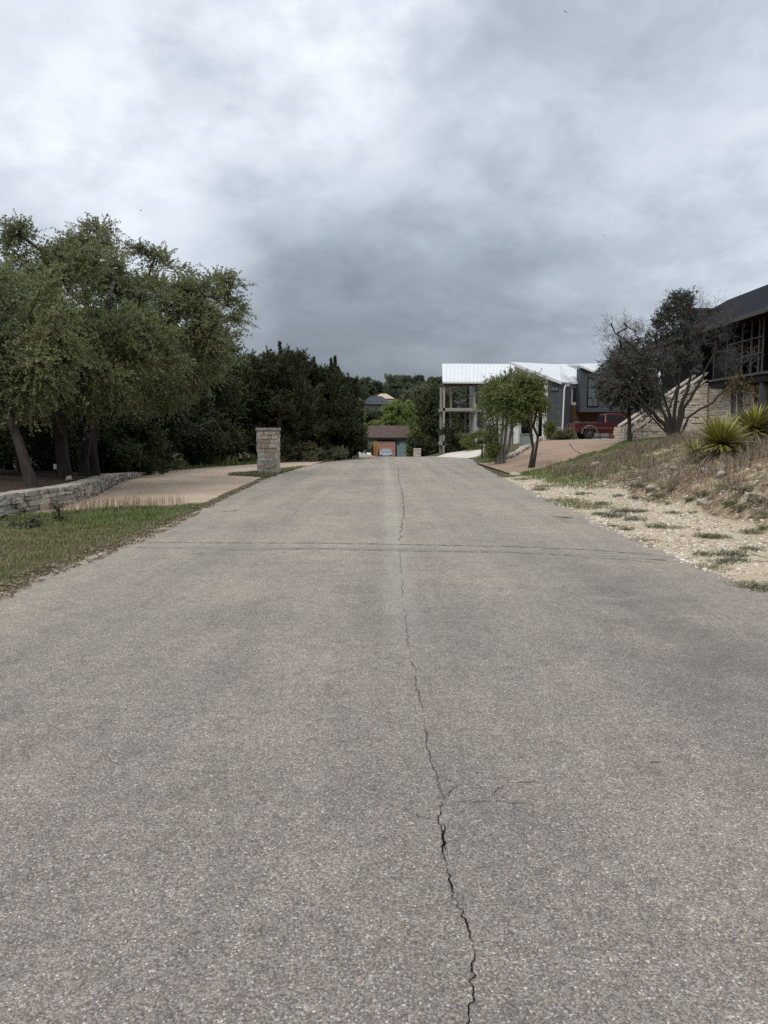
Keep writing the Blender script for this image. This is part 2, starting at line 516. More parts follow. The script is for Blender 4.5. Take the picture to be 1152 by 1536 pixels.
def shingle(name, c1, c2):
    t = NT(name)
    v = t.pos('obj')
    br = t.n('ShaderNodeTexBrick')
    br.inputs['Scale'].default_value = 1.0
    br.inputs['Brick Width'].default_value = 0.35
    br.inputs['Row Height'].default_value = 0.16
    br.inputs['Mortar Size'].default_value = 0.012
    br.inputs['Color1'].default_value = (*c1, 1)
    br.inputs['Color2'].default_value = (*c2, 1)
    br.inputs['Mortar'].default_value = (*[x * 0.6 for x in c2], 1)
    sp = t.n('ShaderNodeSeparateXYZ'); cb = t.n('ShaderNodeCombineXYZ')
    t.l(v, sp.inputs[0])
    t.l(t.math('ADD', sp.outputs[0], sp.outputs[1]), cb.inputs[0])
    t.l(t.math('MULTIPLY', sp.outputs[2], 2.0), cb.inputs[1])
    t.l(cb.outputs[0], br.inputs['Vector'])
    n = t.noise(v, 3, 5)
    t.color(t.mix(1.0, br.outputs['Color'], t.ramp(n, [(0.3, (0.8, 0.8, 0.8)), (0.7, (1.2, 1.2, 1.2))]), 'MULTIPLY'))
    t.b.inputs['Roughness'].default_value = 1.0
    t.b.inputs['Specular IOR Level'].default_value = 0.03
    return t.m


M['shingle_b'] = shingle('brown_shingles', (0.115, 0.085, 0.075), (0.085, 0.062, 0.056))
M['shingle_d'] = shingle('charcoal_shingles', (0.028, 0.029, 0.035), (0.021, 0.022, 0.027))
M['shingle_g'] = shingle('grey_shingles', (0.075, 0.08, 0.09), (0.06, 0.064, 0.072))

# ------------------------------------------------------------------ terrain


def base_y(y):
    if y < 45: return 0.0
    if y < 62: return -0.0012 * (y - 45) ** 2
    if y < 118: return -0.3468 - 0.0408 * (y - 62)
    b = -2.63
    if y > 140:
        b += 0.13 * (min(y, 275) - 140) * min(1, (y - 140) / 30.0)
    if y > 275:
        b -= 0.02 * (min(y, 900) - 275)
    return b


ROWS = [
    (-40, [(4, 0), (6, .05), (6.9, .8), (8, 1.1), (12, 1.7), (30, 2.6)]),
    (12.5, [(4, 0), (5.9, .08), (6.9, .85), (7.6, 1.08), (10, 1.45), (12, 1.7), (30, 2.4)]),
    (16, [(4, 0), (5.9, .09), (6.6, .50), (7.4, .92), (9.2, 1.3), (12, 1.65), (20, 2.0), (30, 2.2)]),
    (20, [(4.1, 0), (5.7, .10), (6.6, .42), (8, .92), (9.7, 1.4), (12, 1.6), (20, 1.8), (30, 2.0)]),
    (28, [(4.3, 0), (5.4, .07), (7, .38), (8.5, .78), (10.9, 1.33), (14, 1.5), (20, 1.6), (30, 1.7)]),
    (36, [(4.7, 0), (5.6, .06), (8, .36), (10.3, .66), (12.5, 1.1), (15, 1.4), (20, 1.55), (30, 1.6)]),
    (45, [(5.4, 0), (7, .28), (8.5, .58), (11, .82), (14.5, 1.12), (17, 1.35), (22, 1.45), (30, 1.5)]),
    (52, [(5.6, -.06), (7, .22), (9, .6), (11.5, 1.08), (15, 1.2), (20, 1.25), (30, 1.4)]),
    (58, [(5.5, -.2), (8, .36), (10, .75), (12, 1.12), (15, 1.14), (20, 1.15), (30, 1.3)]),
    (66, [(4.2, -.5), (5.2, -.22), (8, .3), (12, .75), (15, .75), (30, 1.0)]),
    (72, [(3.2, -.75), (5.2, -.28), (10, .2), (14, .5), (30, .8)]),
    (90, [(3, -1.5), (10, -.8), (20, .0), (30, .3)]),
    (125, [(3, -2.63), (10, -2.6), (30, -2.0)]),
]


def interp(pts, x):
    if x <= pts[0][0]: return pts[0][1]
    for (a, va), (b, vb) in zip(pts, pts[1:]):
        if x <= b: return va + (vb - va) * (x - a) / (b - a)
    return pts[-1][1]


WALL = [(-8.0, 4.0), (-7.45, 10.0), (-7.25, 14.0), (-7.12, 17.0), (-7.45, 19.2), (-8.5, 23.8), (-9.2, 28.7), (-9.0, 30.4)]
WALL_H = [(4, .45), (14, .43), (18, .40), (23, .33), (27, .20), (29, .09), (30.4, .05)]


def wall_x(y): return interp([(p[1], p[0]) for p in WALL], y)


def sstep(a, b, x):
    t = max(0.0, min(1.0, (x - a) / (b - a)))
    return t * t * (3 - 2 * t)


def H(x, y):
    b = base_y(y)
    if x > 2.5 and y < 125:
        for (y0, r0), (y1, r1) in zip(ROWS, ROWS[1:]):
            if y <= y1:
                t = (y - y0) / (y1 - y0)
                z = interp(r0, x) * (1 - t) + interp(r1, x) * t
                break
        edge = 4.0 if y < 20 else 4.0 + (y - 20) * 0.05
        z = z if x > edge else max(z, b) if y > 62 else b + (z - b) * sstep(edge - 1.2, edge, x)
        if y < 42:
            m = sstep(5.6, 7.2, x) * (1 - sstep(32, 40, y))
            z += m * (mnoise.fractal(Vector((x * 1.0, y * 1.0, 3.1)), .9, 2.1, 5) * 0.16)
            z += m * (mnoise.noise(Vector((x * 3.1, y * 3.1, 6))) * .045 + mnoise.noise(Vector((x * 6.5, y * 6.5, 2))) * .02)
            z += sstep(4.3, 5.0, x) * mnoise.noise(Vector((x * 1.7, y * 1.7, 0))) * 0.02
        return z
    if x < -3.8:
        if 4 < y < 31:
            wx = wall_x(y)
            hh = interp(WALL_H, y)
            if x < wx:
                z = hh * sstep(wx - 0.12, wx - 0.24, x)
                z += 0.15 * sstep(wx - 0.3, wx - 3, x)
                z -= 0.05 * max(0, -x - 12)
                return max(z, -2.5)
            return b + mnoise.noise(Vector((x * 1.1, y * 1.1, 5))) * 0.03 * sstep(-4.0, -4.8, x)
        if y >= 31:
            return b - 0.03 * max(0, -x - 8)
        return b - 0.02 * max(0, -x - 10)
    return b


def pip(x, y, poly):
    ins = False
    n = len(poly)
    for i in range(n):
        x0, y0 = poly[i]
        x1, y1 = poly[(i + 1) % n]
        if (y0 > y) != (y1 > y) and x < (x1 - x0) * (y - y0) / (y1 - y0) + x0:
            ins = not ins
    return ins


# road edges  (y, x)
LEFT_E = [(-10, -3.9), (7.5, -3.78), (9.5, -3.72), (11, -3.68), (15.7, -3.82), (20, -3.95), (26.6, -4.15), (33, -3.95), (40, -3.45), (48, -2.3), (56, -2.4), (64, -3.2), (80, -5.2), (118, -9)]
RIGHT_E = [(-10, 3.9), (7.5, 3.86), (10.6, 3.75), (13.9, 3.86), (16.4, 3.98), (20.5, 4.08), (25, 4.25), (30, 4.4), (38.5, 4.85), (45, 5.35), (52, 5.6), (58, 5.3), (64, 4.2), (80, 2.6), (118, 6)]


def edge_noise(y, seed, amp=0.10):
    return amp * (mnoise.fractal(Vector((y * 1.3, seed, 0)), 1.0, 2.0, 4)) + 0.05 * mnoise.noise(Vector((y * 6, seed, 3)))


def lx(y): return interp(LEFT_E, y) + edge_noise(y, 1.7) * (1 if y < 60 else 0)
def rx(y): return interp(RIGHT_E, y) + edge_noise(y, 8.2, .14) * (1 if y < 60 else 0)


ROAD_POLY = [(interp(LEFT_E, y) + .2, y) for y in range(-10, 119, 2)] + [(interp(RIGHT_E, y) - .2, y) for y in range(118, -11, -2)]
DRIVE_L = [(-7.12, 14.6), (-6.3, 15.5), (-5.5, 16.1), (-4.6, 16.6), (-4.12, 17.0), (-4.25, 20), (-4.35, 24), (-4.45, 27.3), (-5.9, 28.5), (-6.05, 29.5), (-5.5, 31.2),
           (-4.7, 33.8), (-4.1, 35.8), (-3.7, 37), (-3.62, 40), (-3.4, 44.3), (-5.0, 42), (-6.6, 39), (-8.0, 36), (-9.0, 32.5), (-9.05, 30.2), (-9.1, 28.7), (-8.4, 23.8), (-7.36, 19.2), (-7.02, 17.0)]
DR_R = [(4.9, 29.6), (5.7, 29.6), (6.6, 30.2), (8.2, 32.2), (10.3, 36), (12.3, 40), (14.3, 45), (15.2, 49), (16.5, 54), (19.5, 60), (19.5, 65.5)]
DR_L = [(5.0, 40.6), (5.6, 40.2), (6.3, 40.2), (7.0, 41.2), (8.0, 43.8), (8.9, 47), (9.9, 50), (11.2, 54.5), (12.2, 58), (15.5, 63), (15.8, 65.5)]
RED_POLY = DR_R + DR_L[::-1]
CONC_A = [(5.75, 48.5), (6.4, 50.5), (7.0, 54), (7.7, 58), (8.2, 62)]
CONC_B = [(2.2, 57.2), (2.6, 59.2), (3.6, 61.5), (4.7, 64.5), (5.6, 66.5)]
CONC_POLY = CONC_A + CONC_B[::-1]


def build_ground():
    xs = np.unique(np.round(np.concatenate([np.linspace(-3000, -120, 10), np.arange(-120, -30, 6), np.arange(-30, -14, 1.0), np.arange(-14, -3, .2), np.arange(-3, 3, .75),
                                   np.arange(3, 13, .2), np.arange(13, 34, .6), np.arange(34, 120, 6), np.linspace(120, 3000, 10)]), 3))
    ys = np.unique(np.round(np.concatenate([np.arange(-60, 0, 6), np.arange(0, 46, .22), np.arange(46, 76, .6), np.arange(76, 300, 5), np.linspace(300, 6000, 14)]), 3))
    nx, ny = len(xs), len(ys)
    V = np.zeros((ny, nx, 3), np.float32)
    Z = np.zeros((ny, nx, 4), np.float32)
    polys = [ROAD_POLY, DRIVE_L, RED_POLY, CONC_POLY]
    bbs = [(min(p[0] for p in q), max(p[0] for p in q), min(p[1] for p in q), max(p[1] for p in q)) for q in polys]
    for j, y in enumerate(ys):
        for i, x in enumerate(xs):
            z = H(x, y)
            for q, bb in zip(polys, bbs):
                if bb[0] < x < bb[1] and bb[2] < y < bb[3] and pip(x, y, q):
                    z -= 0.06
                    break
            V[j, i] = (x, y, z)
            g = b = mu = 0.0
            if 3.0 < x and y < 44:
                foot = 5.8 - max(0, y - 14) * 0.025 + mnoise.noise(Vector((x * .5, y * .5, 9))) * .5
                g = 1 - sstep(foot - .1, foot + .6, x)
                g *= 1 - sstep(24, 31, y)
                b = sstep(foot - .2, foot + .5, x) * (1 - sstep(26, 34, y))
            if -5 < x < -3.4: g = max(g, 0.6 * sstep(-4.05, -3.8, x + .25 * (mnoise.noise(Vector((x * 2, y * 2, 3))))))
            if x < -6.9 and y < 60:
                if 4 < y < 31 and x < wall_x(y) - .1: mu = 1
                elif x < -9.5: mu = 0.9
            Z[j, i] = (g, b, mu, 1)
    idx = np.arange(nx * ny).reshape(ny, nx)
    Fq = np.stack([idx[:-1, :-1], idx[:-1, 1:], idx[1:, 1:], idx[1:, :-1]], -1).reshape(-1, 4)
    o = np_mesh('ground', V.reshape(-1, 3), Fq, M['ground'], smooth=True)
    at = o.data.color_attributes.new('zone', 'FLOAT_COLOR', 'POINT')
    at.data.foreach_set('color', Z.reshape(-1, 4).ravel())
    tag(o, kind='structure')


build_ground()


def strip(name, A, B, mat, n, dz, sub=1.0, jit=0.0):
    """sheet lofted between two polylines of equal count, laid on the terrain"""
    def res(L, k):
        out = []
        for (p, q) in zip(L, L[1:]):
            for i in range(k):
                t = i / k
                out.append((p[0] + (q[0] - p[0]) * t, p[1] + (q[1] - p[1]) * t))
        out.append(L[-1])
        return out
    k = int(sub)
    A, B = res(A, k), res(B, k)
    rows = []
    for r, (a, b) in enumerate(zip(A, B)):
        row = []
        for i in range(n + 1):
            t = i / n
            x, y = a[0] + (b[0] - a[0]) * t, a[1] + (b[1] - a[1]) * t
            if jit and i in (0, n):
                x += jit * mnoise.noise(Vector((y * 2.1, x, 4)))
            row.append((x, y, H(x, y) + dz))
        p, q = row[0], row[-1]
        row = [(p[0], p[1], p[2] - .12)] + row + [(q[0], q[1], q[2] - .12)]
        rows.append(row)
    V = np.array(rows).reshape(-1, 3)
    idx = np.arange(len(V)).reshape(len(rows), n + 3)
    Fq = np.stack([idx[:-1, :-1], idx[:-1, 1:], idx[1:, 1:], idx[1:, :-1]], -1).reshape(-1, 4)
    return tag(np_mesh(name, V, Fq, mat, smooth=True), kind='structure')


def build_road():
    ys = np.concatenate([np.arange(-10, 60, .15), np.arange(60, 118.1, 1.0)])
    n = 14
    rows = []
    for y in ys:
        a, b = lx(y), rx(y)
        rows.append([(a + (b - a) * i / n, y, base_y(y) + 0.02 - (0.015 if i in (0, n) else 0)) for i in range(n + 1)])
    V = np.array(rows).reshape(-1, 3)
    idx = np.arange(len(V)).reshape(len(rows), n + 1)
    Fq = np.stack([idx[:-1, :-1], idx[:-1, 1:], idx[1:, 1:], idx[1:, :-1]], -1).reshape(-1, 4)
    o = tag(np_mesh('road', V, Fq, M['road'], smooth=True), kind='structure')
    return o


road = build_road()


def ribbon(name, pix, wid, mat, z, seed, parent, amp=0.02, step=0.02, var=0.7, breaks=0.0, amp_hf=0.008):
    """ragged line on the road through pixel waypoints; width varies"""
    w = [G(*p) for p in pix]
    pts = []
    for (a, b) in zip(w, w[1:]):
        L = math.hypot(b[0] - a[0], b[1] - a[1])
        k = max(2, int(L / step))
        for i in range(k):
            t = i / k
            pts.append((a[0] + (b[0] - a[0]) * t, a[1] + (b[1] - a[1]) * t))
    pts.append(w[-1])
    mb = MB()
    prev = None
    s = 0
    N = len(pts)
    for i, p in enumerate(pts):
        q = pts[min(i + 1, N - 1)]; r = pts[max(i - 1, 0)]
        d = Vector((q[0] - r[0], q[1] - r[1]))
        s += d.length / 2
        if d.length < 1e-9: continue
        d.normalize()
        nrm = Vector((-d.y, d.x))
        off = amp * mnoise.fractal(Vector((s * 3.0, seed, 0)), 0.8, 2.2, 4) + amp_hf * mnoise.noise(Vector((s * 40, seed, 7)))
        ww = wid * max(0.12, 1 + var * 1.6 * mnoise.noise(Vector((s * 9, seed, 2))) + var * .6 * mnoise.noise(Vector((s * 45, seed, 9))))
        if breaks and mnoise.noise(Vector((s * 1.6, seed, 5))) < breaks - 0.5: ww *= 0.12
        ww *= min(1, i / 6 + .15, (N - i) / 6 + .1)
        c = Vector((p[0], p[1])) + nrm * off
        a, b = c + nrm * ww / 2, c - nrm * ww / 2
        cur = len(mb.v)
        mb.v += [(a.x, a.y, z + base_y(a.y)), (b.x, b.y, z + base_y(b.y))]
        if prev is not None:
            mb.f.append((prev, prev + 1, cur + 1, cur))
        prev = cur
    o = mb.build(name, mat, parent)
    return o


ZC = 0.0245
ribbon('crack', [(700, 1580), (704, 1550), (718, 1502), (712, 1450), (700, 1410), (684, 1365), (680, 1335), (668, 1295), (664, 1262), (657, 1236), (664, 1208)], 0.0040, M['crack'], ZC, 1.0, road, 0.024, step=.006, amp_hf=.012)
ribbon('crack', [(664, 1208), (656, 1180), (646, 1150), (645, 1130), (636, 1100), (632, 1062), (622, 1020), (613, 975), (609, 945)], 0.0029, M['crack'], ZC, 2.0, road, 0.026, step=.008, breaks=0.2, amp_hf=.014)
ribbon('crack', [(664, 1245), (663, 1262), (667, 1285)], 0.0062, M['crack'], ZC + .001, 2.6, road, 0.012, step=.006)
ribbon('crack', [(609, 945), (604, 890), (601, 850), (599, 826)], 0.0045, M['seam'], ZC, 3.0, road, 0.02, breaks=0.3)
ribbon('crack', [(599, 815), (606, 770), (604, 742), (598, 720), (597, 700)], 0.014, M['seam'], ZC, 4.0, road, 0.05, 0.05, breaks=0.25)
ribbon('crack', [(662, 1219), (690, 1212), (735, 1211), (800, 1213)], 0.0024, M['crack'], ZC, 5.0, road, 0.022, step=.008, amp_hf=.012)
ribbon('crack', [(736, 1203), (748, 1190), (762, 1181), (800, 1180)], 0.0030, M['crack'], ZC, 6.0, road, 0.020, step=.008, amp_hf=.012)
ribbon('crack', [(657, 1237), (630, 1232), (608, 1222), (580, 1214)], 0.0024, M['crack'], ZC, 7.0, road, 0.022, step=.008, amp_hf=.012)
ribbon('crack', [(664, 1208), (680, 1195), (705, 1178)], 0.0020, M['crack'], ZC, 7.5, road, 0.020, step=.008, amp_hf=.012)
# the old trench seam across the road
ribbon('seam_fill', [(205, 823), (330, 824), (470, 824), (600, 826), (760, 829), (880, 834), (1000, 842)], 0.14, M['seamfill'], 0.0215, 8.0, road, 0.03, 0.05, 0.15)
ribbon('seam', [(200, 816), (330, 816.5), (470, 817), (600, 819), (760, 822), (880, 827), (1000, 836)], 0.022, M['seam'], 0.0255, 9.0, road, 0.02, 0.03, 0.8)
ribbon('seam', [(330, 828), (470, 826), (600, 829), (760, 831), (880, 838), (985, 846)], 0.016, M['seam'], 0.0255, 10.0, road, 0.025, 0.03, 0.9, breaks=0.2)
ribbon('seam', [(520, 704.5), (600, 704), (690, 705)], 0.07, M['seam'], 0.0255, 11.0, road, 0.08, 0.1, 0.8, breaks=0.25)
ribbon('stain', [(828, 777), (860, 778.5)], 0.16, M['seam'], 0.0262, 12.0, road, 0.05, 0.05, 0.9)
ribbon('stain', [(975, 1151), (992, 1150)], 0.035, M['seam'], 0.0262, 13.0, road, 0.02, 0.01, 0.9)
ribbon('stain', [(362, 767), (330, 769)], 0.05, M['seam'], 0.0262, 14.0, road, 0.03, 0.03, 0.9)

# left driveway (flat)
mb = MB()
jl = []
for i, p in enumerate(DRIVE_L):
    q = DRIVE_L[(i + 1) % len(DRIVE_L)]
    k = max(1, int(math.hypot(q[0] - p[0], q[1] - p[1]) / .25))
    for t in range(k):
        x, y = p[0] + (q[0] - p[0]) * t / k, p[1] + (q[1] - p[1]) * t / k
        jl.append((x + .06 * mnoise.noise(Vector((x * 3, y * 3, 1))), y + .12 * mnoise.noise(Vector((x * 3, y * 3, 8))), 0.016))
nj = len(jl)
mb.add(jl + [(x, y, -.1) for x, y, _ in jl], [tuple(range(nj))] + [(i, nj + i, nj + (i + 1) % nj, (i + 1) % nj) for i in range(nj)])
tag(mb.build('driveway', M['drive']), kind='structure')
strip('driveway', DR_R, DR_L, M['drive_red'], 14, 0.012, 6, 0.12)
strip('driveway', CONC_A, CONC_B, M['concrete'], 10, 0.03, 5)
# control joint across the rust coloured driveway
mb = MB()
jj = [G(836, 657.5, 1.1), G(850, 663, 1.0), G(862, 669, .93), G(876, 677, .75), G(884, 684, .6)]
for a, b in zip(jj, jj[1:]):
    d = Vector((b[0] - a[0], b[1] - a[1])).normalized() * .028
    mb.add([(a[0] - d.y, a[1] + d.x, H(*a) + .03), (a[0] + d.y, a[1] - d.x, H(*a) + .03), (b[0] + d.y, b[1] - d.x, H(*b) + .03), (b[0] - d.y, b[1] + d.x, H(*b) + .03)], [(0, 1, 2, 3)])
tag(mb.build('driveway_joint', M['seam']), kind='structure')


# ------------------------------------------------------------------ stonework
def stone_run(mb, path, z0f, z1f, t, ch=(0.12, 0.2), ln=(0.2, 0.5), out=0.03, seed=0, core=None):
    """coursed rough stones along an xy path; z0f / z1f give bottom and top at arc length s; t thickness to the left"""
    rr = random.Random(seed)
    segs = []
    tot = 0
    for a, b in zip(path, path[1:]):
        L = math.hypot(b[0] - a[0], b[1] - a[1])
        segs.append((tot, L, a, b)); tot += L
    def at(s):
        s = max(0, min(tot - 1e-6, s))
        for st, L, a, b in segs:
            if s <= st + L:
                u = (s - st) / L
                dx, dy = (b[0] - a[0]) / L, (b[1] - a[1]) / L
                return a[0] + (b[0] - a[0]) * u, a[1] + (b[1] - a[1]) * u, -dy, dx
        return (*segs[-1][3], 0, 1)
    zlo = min(z0f(i * tot / 40) for i in range(41))
    zhi = max(z1f(i * tot / 40) for i in range(41))
    z = zlo
    g = 0.006
    while z < zhi - .02:
        h = rr.uniform(*ch)
        s = -rr.uniform(0, ln[0])
        while s < tot:
            L = rr.uniform(*ln)
            a, b = max(0, s), min(tot, s + L)
            s += L
            if b - a < .04: continue
            m = (a + b) / 2
            zz0, zz1 = max(z, z0f(m)), min(z + h, z1f(m))
            if zz1 - zz0 < .03: continue
            o = rr.uniform(-out * .2, out)
            pa, pb = at(a + g), at(b - g)
            def cj(): return rr.uniform(-.25, .25) * out
            vs = []
            for zc in (zz0 + g, zz1 - g):
                for p, sd in ((pa, 0), (pb, 0), (pb, 1), (pa, 1)):
                    k = (-o + cj()) if sd == 0 else (t + o * .5)
                    vs.append((p[0] + p[2] * k, p[1] + p[3] * k, zc + cj() * .5))
            mb.hexa(vs)
        z += h


def core_run(mb, path, z0f, z1f, t, inset=0.02):
    tot = 0
    for a, b in zip(path, path[1:]):
        L = math.hypot(b[0] - a[0], b[1] - a[1])
        nx, ny = -(b[1] - a[1]) / L, (b[0] - a[0]) / L
        k = max(1, int(L / .6))
        for i in range(k):
            u, v = i / k, (i + 1) / k
            p = (a[0] + (b[0] - a[0]) * u + nx * inset, a[1] + (b[1] - a[1]) * u + ny * inset)
            q = (a[0] + (b[0] - a[0]) * v + nx * inset, a[1] + (b[1] - a[1]) * v + ny * inset)
            mb.wall(p, q, t - 2 * inset, z0f(tot + L * u) - .1, z1f(tot + L * u) - .02, z0f(tot + L * v) - .1, z1f(tot + L * v) - .02)
        tot += L


# gate post by the left driveway
def stone_post(name, label, x, y, w, h, z, capmat, seed, rz=0.0, chs=(0.11, 0.2)):
    t = thing(name, label, 'post', (x, y, z), rz)
    m1, m2 = MB(), MB()
    m1.box((0, 0, h / 2 - .1), (w - .05, w - .05, h - .05 + .2))
    m1.build('core', M['mortar'], t)
    hw = w / 2
    for k in range(4):
        a = [(-hw, -hw), (hw, -hw), (hw, hw), (-hw, hw)][k]
        b = [(hw, -hw), (hw, hw), (-hw, hw), (-hw, -hw)][k]
        stone_run(m2, [a, b], lambda s: -.08, lambda s: h - .09, .08, chs, (0.14, 0.50), 0.045, seed + k)
    m2.build('stone_courses', M['stone'], t, bevel=0.008)
    m3 = MB()
    m3.box((0, 0, h - .04), (w + .12, w + .12, .10))
    m3.build('cap', capmat, t, bevel=0.015)
    return t


px_, py_ = G(401, 711)
stone_post('gate_post', 'square grey-tan stone pillar with flat capstone beside the left driveway', px_, py_ + .45, .80, 1.80, 0, M['cap'], 11, R(3))
fx, fy, _ = P(626, 683, 98)
stone_post('gate_post', 'low stone pillar standing far down the road beside a clipped hedge', fx, fy, .9, 1.3, H(fx, fy) + .0, M['coping'], 31)

# low retaining wall on the left
rw = thing('retaining_wall', 'low weathered limestone retaining wall curving along the left driveway', 'wall', (-7.3, 14, 0))
def rel(path, o): return [(p[0] - o[0], p[1] - o[1]) for p in path]
wp = [p for p in WALL]
acc = [0]
for a, b in zip(wp, wp[1:]): acc.append(acc[-1] + math.hypot(b[0] - a[0], b[1] - a[1]))
def wall_top(s): return interp(WALL_H, interp([(a, p[1]) for a, p in zip(acc, wp)], s)) + .02
m1, m2 = MB(), MB()
wr = rel(wp, (-7.3, 14))
core_run(m1, wr, lambda s: -.1, lambda s: wall_top(s) - .01, .36)
stone_run(m2, wr, lambda s: -.06, wall_top, .36, (0.055, 0.14), (0.10, 0.36), 0.075, 5)
m1.build('core', M['mortar'], rw)
m2.build('stone_courses', M['stone_w'], rw, bevel=0.012)


# ------------------------------------------------------------------ vegetation
def unit(a):
    return a / np.maximum(np.linalg.norm(a, axis=-1, keepdims=True), 1e-9)


def quads(p, axis, L, W, droop=0.0):
    """diamond leaves: p (n,3) base, axis (n,3) unit, L, W (n,)"""
    n = len(p)
    r = rng.normal(size=(n, 3))
    side = unit(np.cross(axis, r))
    L = L[:, None]; W = W[:, None]
    V = np.empty((n, 4, 3), np.float32)
    V[:, 0] = p
    mid = p + axis * L * 0.5
    V[:, 1] = mid + side * W * 0.5
    V[:, 2] = p + axis * L
    V[:, 2, 2] -= (droop * L[:, 0])
    V[:, 3] = mid - side * W * 0.5
    Fq = np.arange(n * 4).reshape(n, 4)
    return V.reshape(-1, 3), Fq


def sample_lobe(c, r, n, shell=0.45, clump=0):
    if clump:
        m = max(2, int(n / clump))
        cen = sample_lobe(c, r, m, shell)
        k = rng.integers(0, m, n)
        return cen[k] + rng.normal(size=(n, 3)) * np.array(r) * .13
    d = unit(rng.normal(size=(n, 3)))
    rad = rng.random(n) ** shell
    return np.array(c) + d * rad[:, None] * np.array(r)


def skeleton(trunk, att, jitter=0.10, step=0.45, lowskip=0.45, back=0.35):
    """connect attractors to a trunk polyline; returns pos, parent"""
    pos = [np.array(trunk[0], float)]
    par = [-1]
    plen = [0.0]
    for a, b in zip(trunk, trunk[1:]):
        a, b = np.array(a, float), np.array(b, float)
        k = max(1, int(np.linalg.norm(b - a) / .3))
        for i in range(1, k + 1):
            par.append(len(pos) - 1)
            q = a + (b - a) * i / k
            plen.append(plen[-1] + np.linalg.norm(q - pos[-1]))
            pos.append(q)
    nt = len(pos)
    first = int(nt * lowskip)
    top = pos[-1]
    order = np.argsort(np.linalg.norm(att - top, axis=1))
    cap = nt + int(len(att) * 14) + 10
    A = np.zeros((cap, 3)); A[:nt] = pos
    PL = np.zeros(cap); PL[:nt] = plen
    n = nt
    tips = []
    for ai in order:
        a = att[ai]
        d = np.linalg.norm(A[first:n] - a, axis=1)
        cost = d + back * PL[first:n] * 0.35
        j = first + int(np.argmin(cost))
        p0 = A[j]
        L = d[j - first]
        k = max(1, min(12, int(L / step)))
        bow = rng.normal(size=3) * jitter * L
        bow[2] += 0.08 * L
        last = j
        for i in range(1, k + 1):
            t = i / k
            q = p0 + (a - p0) * t + bow * (4 * t * (1 - t)) * .5 + (rng.normal(size=3) * jitter * .18 * step if i < k else 0)
            if n >= cap: break
            A[n] = q
            par.append(last)
            PL[n] = PL[last] + np.linalg.norm(q - A[last])
            last = n
            n += 1
        tips.append(last)
    return A[:n].copy(), np.array(par[:n]), tips, nt


def limb_mesh(mb, A, par, nt, r_base, r_tip=0.008, expo=2.4, flare=1.35, taper=.3):
    n = len(A)
    w = np.zeros(n)
    kids = [[] for _ in range(n)]
    for i in range(n - 1, 0, -1):
        if not kids[i]: w[i] += r_tip ** expo
        w[par[i]] += w[i]
        kids[par[i]].append(i)
    r = w ** (1 / expo)
    r = np.maximum(r, r_tip)
    sc = r_base / r[0]
    # keep tips thin, bring the base to r_base
    rr = r_tip + (r - r_tip) * (r_base - r_tip) / max(r[0] - r_tip, 1e-6)
    for i in range(nt):
        rr[i] *= 1 - taper * i / nt
    for i in range(min(3, nt)):
        rr[i] *= (flare, 1.12, 1.03)[i]
    done = set()
    stack = [0]
    while stack:
        s = stack.pop()
        chain = [s]
        cur = s
        while kids[cur]:
            ks = sorted(kids[cur], key=lambda q: -w[q])
            for o in ks[1:]: stack.append(('b', cur, o))
            cur = ks[0]
            chain.append(cur)
        while stack and isinstance(stack[-1], tuple) and False: pass
        yield_chain(mb, A, rr, chain)
        nxt = []
        while stack:
            e = stack.pop()
            nxt.append(e)
        for e in nxt:
            if isinstance(e, tuple):
                _, p, c = e
                ch = [p, c]
                cur = c
                while kids[cur]:
                    ks = sorted(kids[cur], key=lambda q: -w[q])
                    for o in ks[1:]: stack.append(('b', cur, o))
                    cur = ks[0]
                    ch.append(cur)
                rs = rr.copy() if False else None
                yield_chain(mb, A, rr, ch, first=min(rr[p], rr[c] * 1.25))
        if stack and all(isinstance(e, tuple) for e in stack):
            # keep unrolling branches
            while stack:
                _, p, c = stack.pop()
                ch = [p, c]
                cur = c
                while kids[cur]:
                    ks = sorted(kids[cur], key=lambda q: -w[q])
                    for o in ks[1:]: stack.append(('b', cur, o))
                    cur = ks[0]
                    ch.append(cur)
                yield_chain(mb, A, rr, ch, first=min(rr[p], rr[c] * 1.25))
    return rr


def yield_chain(mb, A, rr, ch, first=None):
    rad = [float(rr[i]) for i in ch]
    if first is not None: rad[0] = float(first)
    m = max(rad)
    k = 10 if m > .1 else 6 if m > .03 else 4 if m > .012 else 3
    mb.tube([A[i] for i in ch], rad, k, cap=False)


def twig_leaves(tips, outc, twigs, tlen, leaves, leaf, up=0.0, droop=0.25, spread=0.8, out=0.7, leaf_rand=0.9, lbias=0.0):
    """tips (n,3). returns leaf V,F and twig polylines"""
    n = len(tips)
    T = np.repeat(tips, twigs, axis=0)
    o = unit(T - np.array(outc))
    d = unit(o * out + rng.normal(size=T.shape) * spread + np.array((0, 0, up)))
    ln = tlen * (0.5 + rng.random(len(T)) * .8)
    st = T + rng.normal(size=T.shape) * 0.05
    tt = 0.15 + 0.85 * rng.random((len(T), leaves))
    Pp = st[:, None, :] + d[:, None, :] * (ln[:, None] * tt)[:, :, None]
    Pp[:, :, 2] -= droop * (ln[:, None] * tt ** 2)
    Pp = Pp.reshape(-1, 3)
    D = np.repeat(d, leaves, axis=0)
    ax = unit(D * .7 + rng.normal(size=D.shape) * leaf_rand + np.array((0, 0, lbias)))
    L = leaf[0] * (0.6 + .8 * rng.random(len(Pp)))
    W = leaf[1] * (0.6 + .8 * rng.random(len(Pp)))
    V, Fq = quads(Pp, ax, L, W, 0.1)
    end = st + d * ln[:, None]
    end[:, 2] -= droop * ln
    mid = st + d * ln[:, None] * .5
    mid[:, 2] -= droop * ln * .25
    return V, Fq, (st, mid, end)


